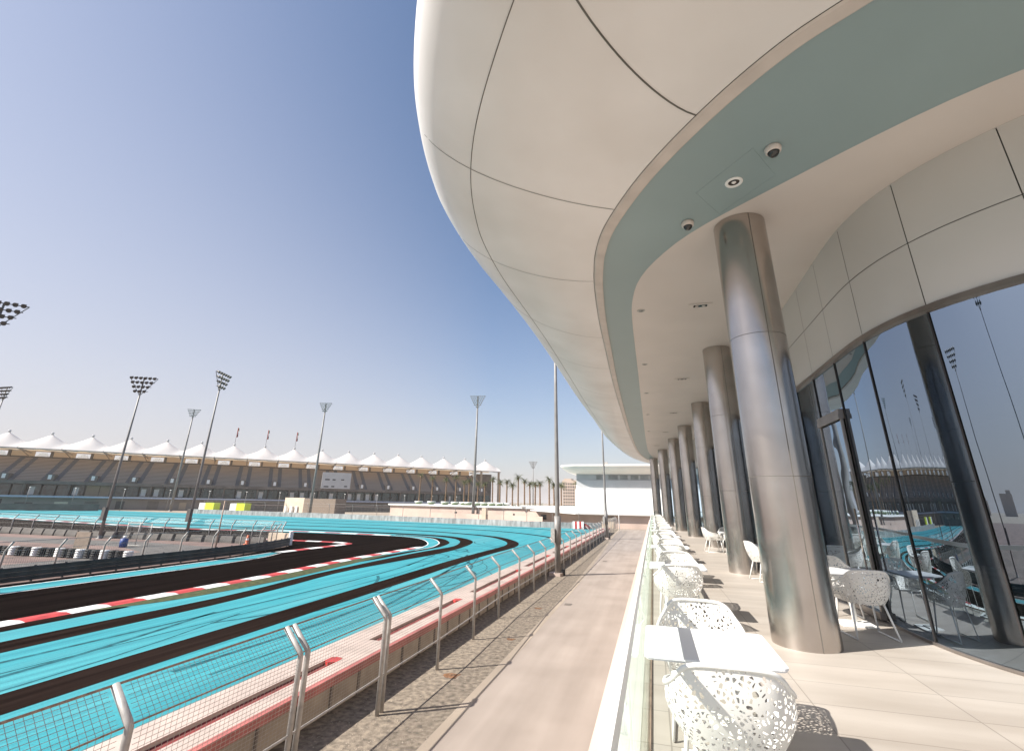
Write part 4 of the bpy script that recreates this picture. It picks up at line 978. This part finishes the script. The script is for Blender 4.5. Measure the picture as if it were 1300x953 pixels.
# ------------------------------------------------------------------ terrace
struct('terrace_floor', MB().box(-.21,14,-12,58,FL-.3,FL), 'tiles')
te = tag(MB().box(-.48,-.212,-12,72,FL-.42,FL+.006).build('terrace_edge', 'white'), 'white slab edge running along the outside of the glass balustrade', 'slab edge')
tw = empty('terrace_base_wall', (-1.1,20,0), 'plain wall carrying the terrace beside the access road', 'wall')
MB().box(-.7,-.4,-12,72,0,FL-.43).build('wall_body', 'pink', tw); MB().box(-.75,-.7,-12,72,.02,.3).build('plinth', 'concrete', tw)
ba = empty('glass_balustrade', (-.14,3,FL), 'frameless glass balustrade with slim grey rail along the terrace edge', 'balustrade')
y = -5.2; 
while y < 57:
    p = MB().box(-.154,-.143,y+.012,y+1.488,FL+.02,FL+1.0).build('glass_pane', 'clearglass', ba); y += 1.5
MB().box(-.163,-.134,-5.2,57,FL+1.004,FL+1.072).build('handrail', 'white', ba)
MB().box(-.158,-.138,-5.2,57,FL+.001,FL+.018).build('base_channel', 'rust', ba)

# furniture --------------------------------------------------------
def make_table(loc, label, group):
    o = empty('cafe_table', loc, label, 'table', group); H = .71; w = .41; r = .045; pts = []
    for cx_, cy_, a0 in ((w-r,w-r,0),(-w+r,w-r,90),(-w+r,-w+r,180),(w-r,-w+r,270)):
        for k in range(5): a = R(a0+k*22.5); pts.append((cx_+r*math.cos(a), cy_+r*math.sin(a)))
    t = MB(); t.prism([(x*.985,y*.985) for x, y in pts], H-.022, H-.012); t.prism(pts, H-.012, H); t.build('table_top', 'tabletop', o, local=True)
    MB().tube([(0,0,.03),(0,0,H-.02)], .035, 12).build('pedestal', 'chair_tube', o, local=True)
    b = MB().box(-.22,.22,-.22,.22,0.002,.02); b.box(-.1,.1,-.1,.1,.02,.035); b.build('foot_plate', 'chair_tube', o, local=True)
    u = MB(); u.beam((-.3,0,H-.035),(.3,0,H-.035), .04, .02); u.beam((0,-.3,H-.037),(0,.3,H-.037), .04, .02); u.build('top_bracket', 'chair_tube', o, local=True)
    return o
def make_chair(loc, rz, label, group):
    """woven shell armchair facing +y; back at -y"""
    o = empty('woven_armchair', loc, label, 'armchair', group, rz)
    rim = smooth_path([(-.27,.25,.60),(-.315,.08,.635),(-.325,-.08,.66),(-.285,-.22,.72),(-.20,-.315,.81),(0,-.335,.825),(.20,-.315,.81),(.285,-.22,.72),(.325,-.08,.66),(.315,.08,.635),(.27,.25,.60)], 5)
    bot = smooth_path([(-.235,.25,.43),(-.245,.10,.425),(-.24,-.05,.42),(-.21,-.16,.415),(-.13,-.215,.41),(0,-.225,.41),(.13,-.215,.41),(.21,-.16,.415),(.24,-.05,.42),(.245,.10,.425),(.235,.25,.43)], 5)
    rows = []
    for j in range(7):
        t = j/6; row = []
        for a, b in zip(bot, rim):
            p = a.lerp(b, t); bul = .035*math.sin(math.pi*t); d = Vector((p.x,p.y-.0,0)); d = d.normalized() if d.length > .01 else d
            row.append(p+d*bul)
        rows.append(row)
    MB().grid(rows, True).build('shell', 'lace', o, local=True)
    # seat
    n = len(bot); rows = []
    for j in range(9):
        t = j/8; k = int(t*(n//2)); a = bot[k]; b = bot[n-1-k]
        rows.append([a.lerp(b, q/6)+Vector((0,0,-.012*math.sin(math.pi*q/6))) for q in range(7)])
    MB().grid(rows, True).build('seat', 'lace', o, local=True)
    MB().tube(rim, .013, 8).build('rim', 'chair_tube', o, local=True)
    MB().tube([bot[0], bot[n-1]], .011, 6).tube([rim[0], bot[0]], .011, 6).tube([rim[-1], bot[-1]], .011, 6).build('front_edge', 'chair_tube', o, local=True)
    for sx in (-1,1):
        for (x0, y0, x1, y1) in ((.215,.20,.255,.26),(.19,-.15,.25,-.27)):
            MB().tube([(sx*x0,y0,.425),(sx*x1,y1,.012)], [.015,.011], 8).build('leg', 'chair_tube', o, local=True)
        MB().tube([(sx*.255,.26,.014),(sx*.25,-.27,.014)], .010, 6).build('floor_runner', 'chair_tube', o, local=True)
    return o
TY = [3.92, 8.46, 12.1, 15.9, 19.4, 22.3, 25.3, 28.6, 32, 35.5, 39, 42.5]
t0 = c0 = None
for i, y in enumerate(TY):
    where = 'the %s table along the balustrade' % ORD[i]
    l1 = 'square white table, %s along the glass balustrade counted from the camera' % ORD[i]; l2 = 'white woven armchair on the near side of '+where; l3 = 'white woven armchair on the far side of '+where
    x = .285 if i < 8 else .26
    if t0 is None:
        t0 = make_table((x,y,FL), l1, 'square tables along the balustrade'); c0 = make_chair((x+.03,y-.60,FL), 0, l2, 'armchairs along the balustrade')
    else:
        copy_tree(t0, (x,y,FL), 0, l1); copy_tree(c0, (x+random.uniform(-.05,.05),y-.60-(.1 if i == 1 else random.uniform(-.04,.1)),FL), R(random.uniform(-10,10)), l2)
    copy_tree(c0, (x+(random.uniform(-.05,.05) if i else 0),y+.58+(random.uniform(-.03,.1) if i else 0),FL), math.pi+R(random.uniform(-9,9) if i else -3), l3)
# tables by the glass wall
WT = [(2.72,8.9),(2.72,13.6),(2.6,19.6),(2.85,27.5)]
for i, (x, y) in enumerate(WT):
    where = 'the %s table by the glass wall' % ORD[i]
    copy_tree(t0, (x,y,FL), 0, 'square white table, %s by the glass wall from the camera' % ORD[i], 'tables by the glass wall')
    copy_tree(c0, (x-.1 if i == 0 else x, y-.72, FL), R(6), 'white woven armchair on the near side of '+where, 'armchairs by the glass wall')
    copy_tree(c0, (x, y+.66, FL), math.pi, 'white woven armchair on the far side of '+where, 'armchairs by the glass wall')
copy_tree(c0, (2.36,13.0,FL), R(-75), 'white woven armchair standing between the first and second columns', 'armchairs by the glass wall')
copy_tree(c0, (2.02,20.0,FL), R(-80), 'white woven armchair just in front of the third column', 'armchairs by the glass wall')

# ------------------------------------------------------------------ distant skyline to the south west (mirrored in the glass) 
for i, (x, y, w, h) in enumerate(((-900,-60,60,40),(-920,60,50,28),(-880,-210,90,20))):
    h *= .7; b = empty('distant_block', (x,y,0), '%s of the far blocks mirrored in the glass wall' % ('tallest','middle','lowest')[i], 'building', 'far blocks')
    MB().box(x,x+20,y,y+w,0,h).build('wall', 'hotel', b)
    MB().box(x+3,x+12,y+4,y+w*.5,h,h+4).build('roof_house', 'hotel', b)

hz = MB().box(-3600,3600,-3600,5100,-1.02,46.5).build('haze', 'white'); hz['kind'] = 'stuff'
hm_ = bpy.data.materials.new('haze'); hm_.use_nodes = True; hn = hm_.node_tree; hn.nodes.clear()
ho = hn.nodes.new('ShaderNodeOutputMaterial'); pv = hn.nodes.new('ShaderNodeVolumePrincipled'); pv.inputs['Density'].default_value = .0002; pv.inputs['Color'].default_value = (.95,.90,.86,1)
hn.links.new(pv.outputs[0], ho.inputs['Volume']); hz.data.materials.clear(); hz.data.materials.append(hm_)
# ------------------------------------------------------------------ light, sky, camera
el = math.atan(1/math.hypot(*SUNK)); saz = math.atan2(-SUNK[0], -SUNK[1])   # azimuth from +Y clockwise toward +X
w = bpy.data.worlds.new('World'); sc.world = w; w.use_nodes = True; nt = w.node_tree; N, L = nt.nodes, nt.links
bg = N['Background']; sky = N.new('ShaderNodeTexSky'); sky.sky_type = 'NISHITA'; sky.sun_disc = False
sky.sun_elevation = el; sky.sun_rotation = saz % (2*math.pi); sky.altitude = 0; sky.air_density = 1.0; sky.dust_density = 1.2; sky.ozone_density = 3.0
# desert haze low in the sky, wider toward the sun's side (direction based, so it holds from anywhere)
tc = N.new('ShaderNodeTexCoord'); sx = N.new('ShaderNodeSeparateXYZ'); L.new(tc.outputs['Generated'], sx.inputs[0])
dt = N.new('ShaderNodeVectorMath'); dt.operation = 'DOT_PRODUCT'; dt.inputs[1].default_value = Vector((-SUNK[0]*1.0, -SUNK[1]*.35, .0)).normalized(); L.new(tc.outputs['Generated'], dt.inputs[0])
wd = N.new('ShaderNodeMapRange'); wd.inputs['From Min'].default_value = .1; wd.inputs['From Max'].default_value = 1.; wd.inputs['To Min'].default_value = .15; wd.inputs['To Max'].default_value = .72; L.new(dt.outputs['Value'], wd.inputs['Value'])
ab = N.new('ShaderNodeMath'); ab.operation = 'ABSOLUTE'; L.new(sx.outputs['Z'], ab.inputs[0])
dv = N.new('ShaderNodeMath'); dv.operation = 'DIVIDE'; L.new(ab.outputs[0], dv.inputs[0]); L.new(wd.outputs[0], dv.inputs[1])
ng = N.new('ShaderNodeMath'); ng.operation = 'MULTIPLY'; ng.inputs[1].default_value = -1.; L.new(dv.outputs[0], ng.inputs[0])
ex = N.new('ShaderNodeMath'); ex.operation = 'EXPONENT'; L.new(ng.outputs[0], ex.inputs[0])
sc_ = N.new('ShaderNodeMath'); sc_.operation = 'MULTIPLY'; sc_.inputs[1].default_value = .92; L.new(ex.outputs[0], sc_.inputs[0])
mxs = N.new('ShaderNodeMix'); mxs.data_type = 'RGBA'; L.new(sc_.outputs[0], mxs.inputs[0]); L.new(sky.outputs[0], mxs.inputs[6]); mxs.inputs[7].default_value = (4.7, 4.35, 4.45, 1)
L.new(mxs.outputs[2], bg.inputs[0]); bg.inputs[1].default_value = .074
sun = bpy.data.lights.new('sun', 'SUN'); sun.energy = 4.3; sun.angle = R(.5); sun.color = (1, .95, .87)
so = bpy.data.objects.new('sun', sun); COL.objects.link(so)
so.rotation_euler = Vector((-SUNK[0], -SUNK[1], 1)).to_track_quat('Z', 'Y').to_euler()

cam = bpy.data.cameras.new('camera'); co = bpy.data.objects.new('camera', cam); COL.objects.link(co)
Xr = Vector((.96151182,-.07373095,-.26468618)); Yr = Vector((.27419521,.31941131,.9070796)); Zr = Vector((.01766391,-.94474344,.32733442))
# rows are the world axes in image coordinates (x right, y down, z forward)
right = Vector((Xr[0],Yr[0],Zr[0])); down = Vector((Xr[1],Yr[1],Zr[1])); fwd = Vector((Xr[2],Yr[2],Zr[2]))
mt = Matrix((right, -down, -fwd)).transposed().to_4x4(); mt.translation = Vector((0,0,CAMZ)); co.matrix_world = mt
cam.sensor_width = 36; cam.lens = 593/1300*36; cam.shift_y = -45/1300; cam.clip_start = .05; cam.clip_end = 9000
sc.camera = co
sc.render.resolution_x = 1024; sc.render.resolution_y = 750
vs = sc.view_settings; vs.view_transform = 'Standard'; vs.look = 'None'; vs.exposure = 1.15; vs.gamma = 1; vs.use_curve_mapping = False
sc.cycles.max_bounces = 6; sc.cycles.transparent_max_bounces = 24; sc.cycles.diffuse_bounces = 3
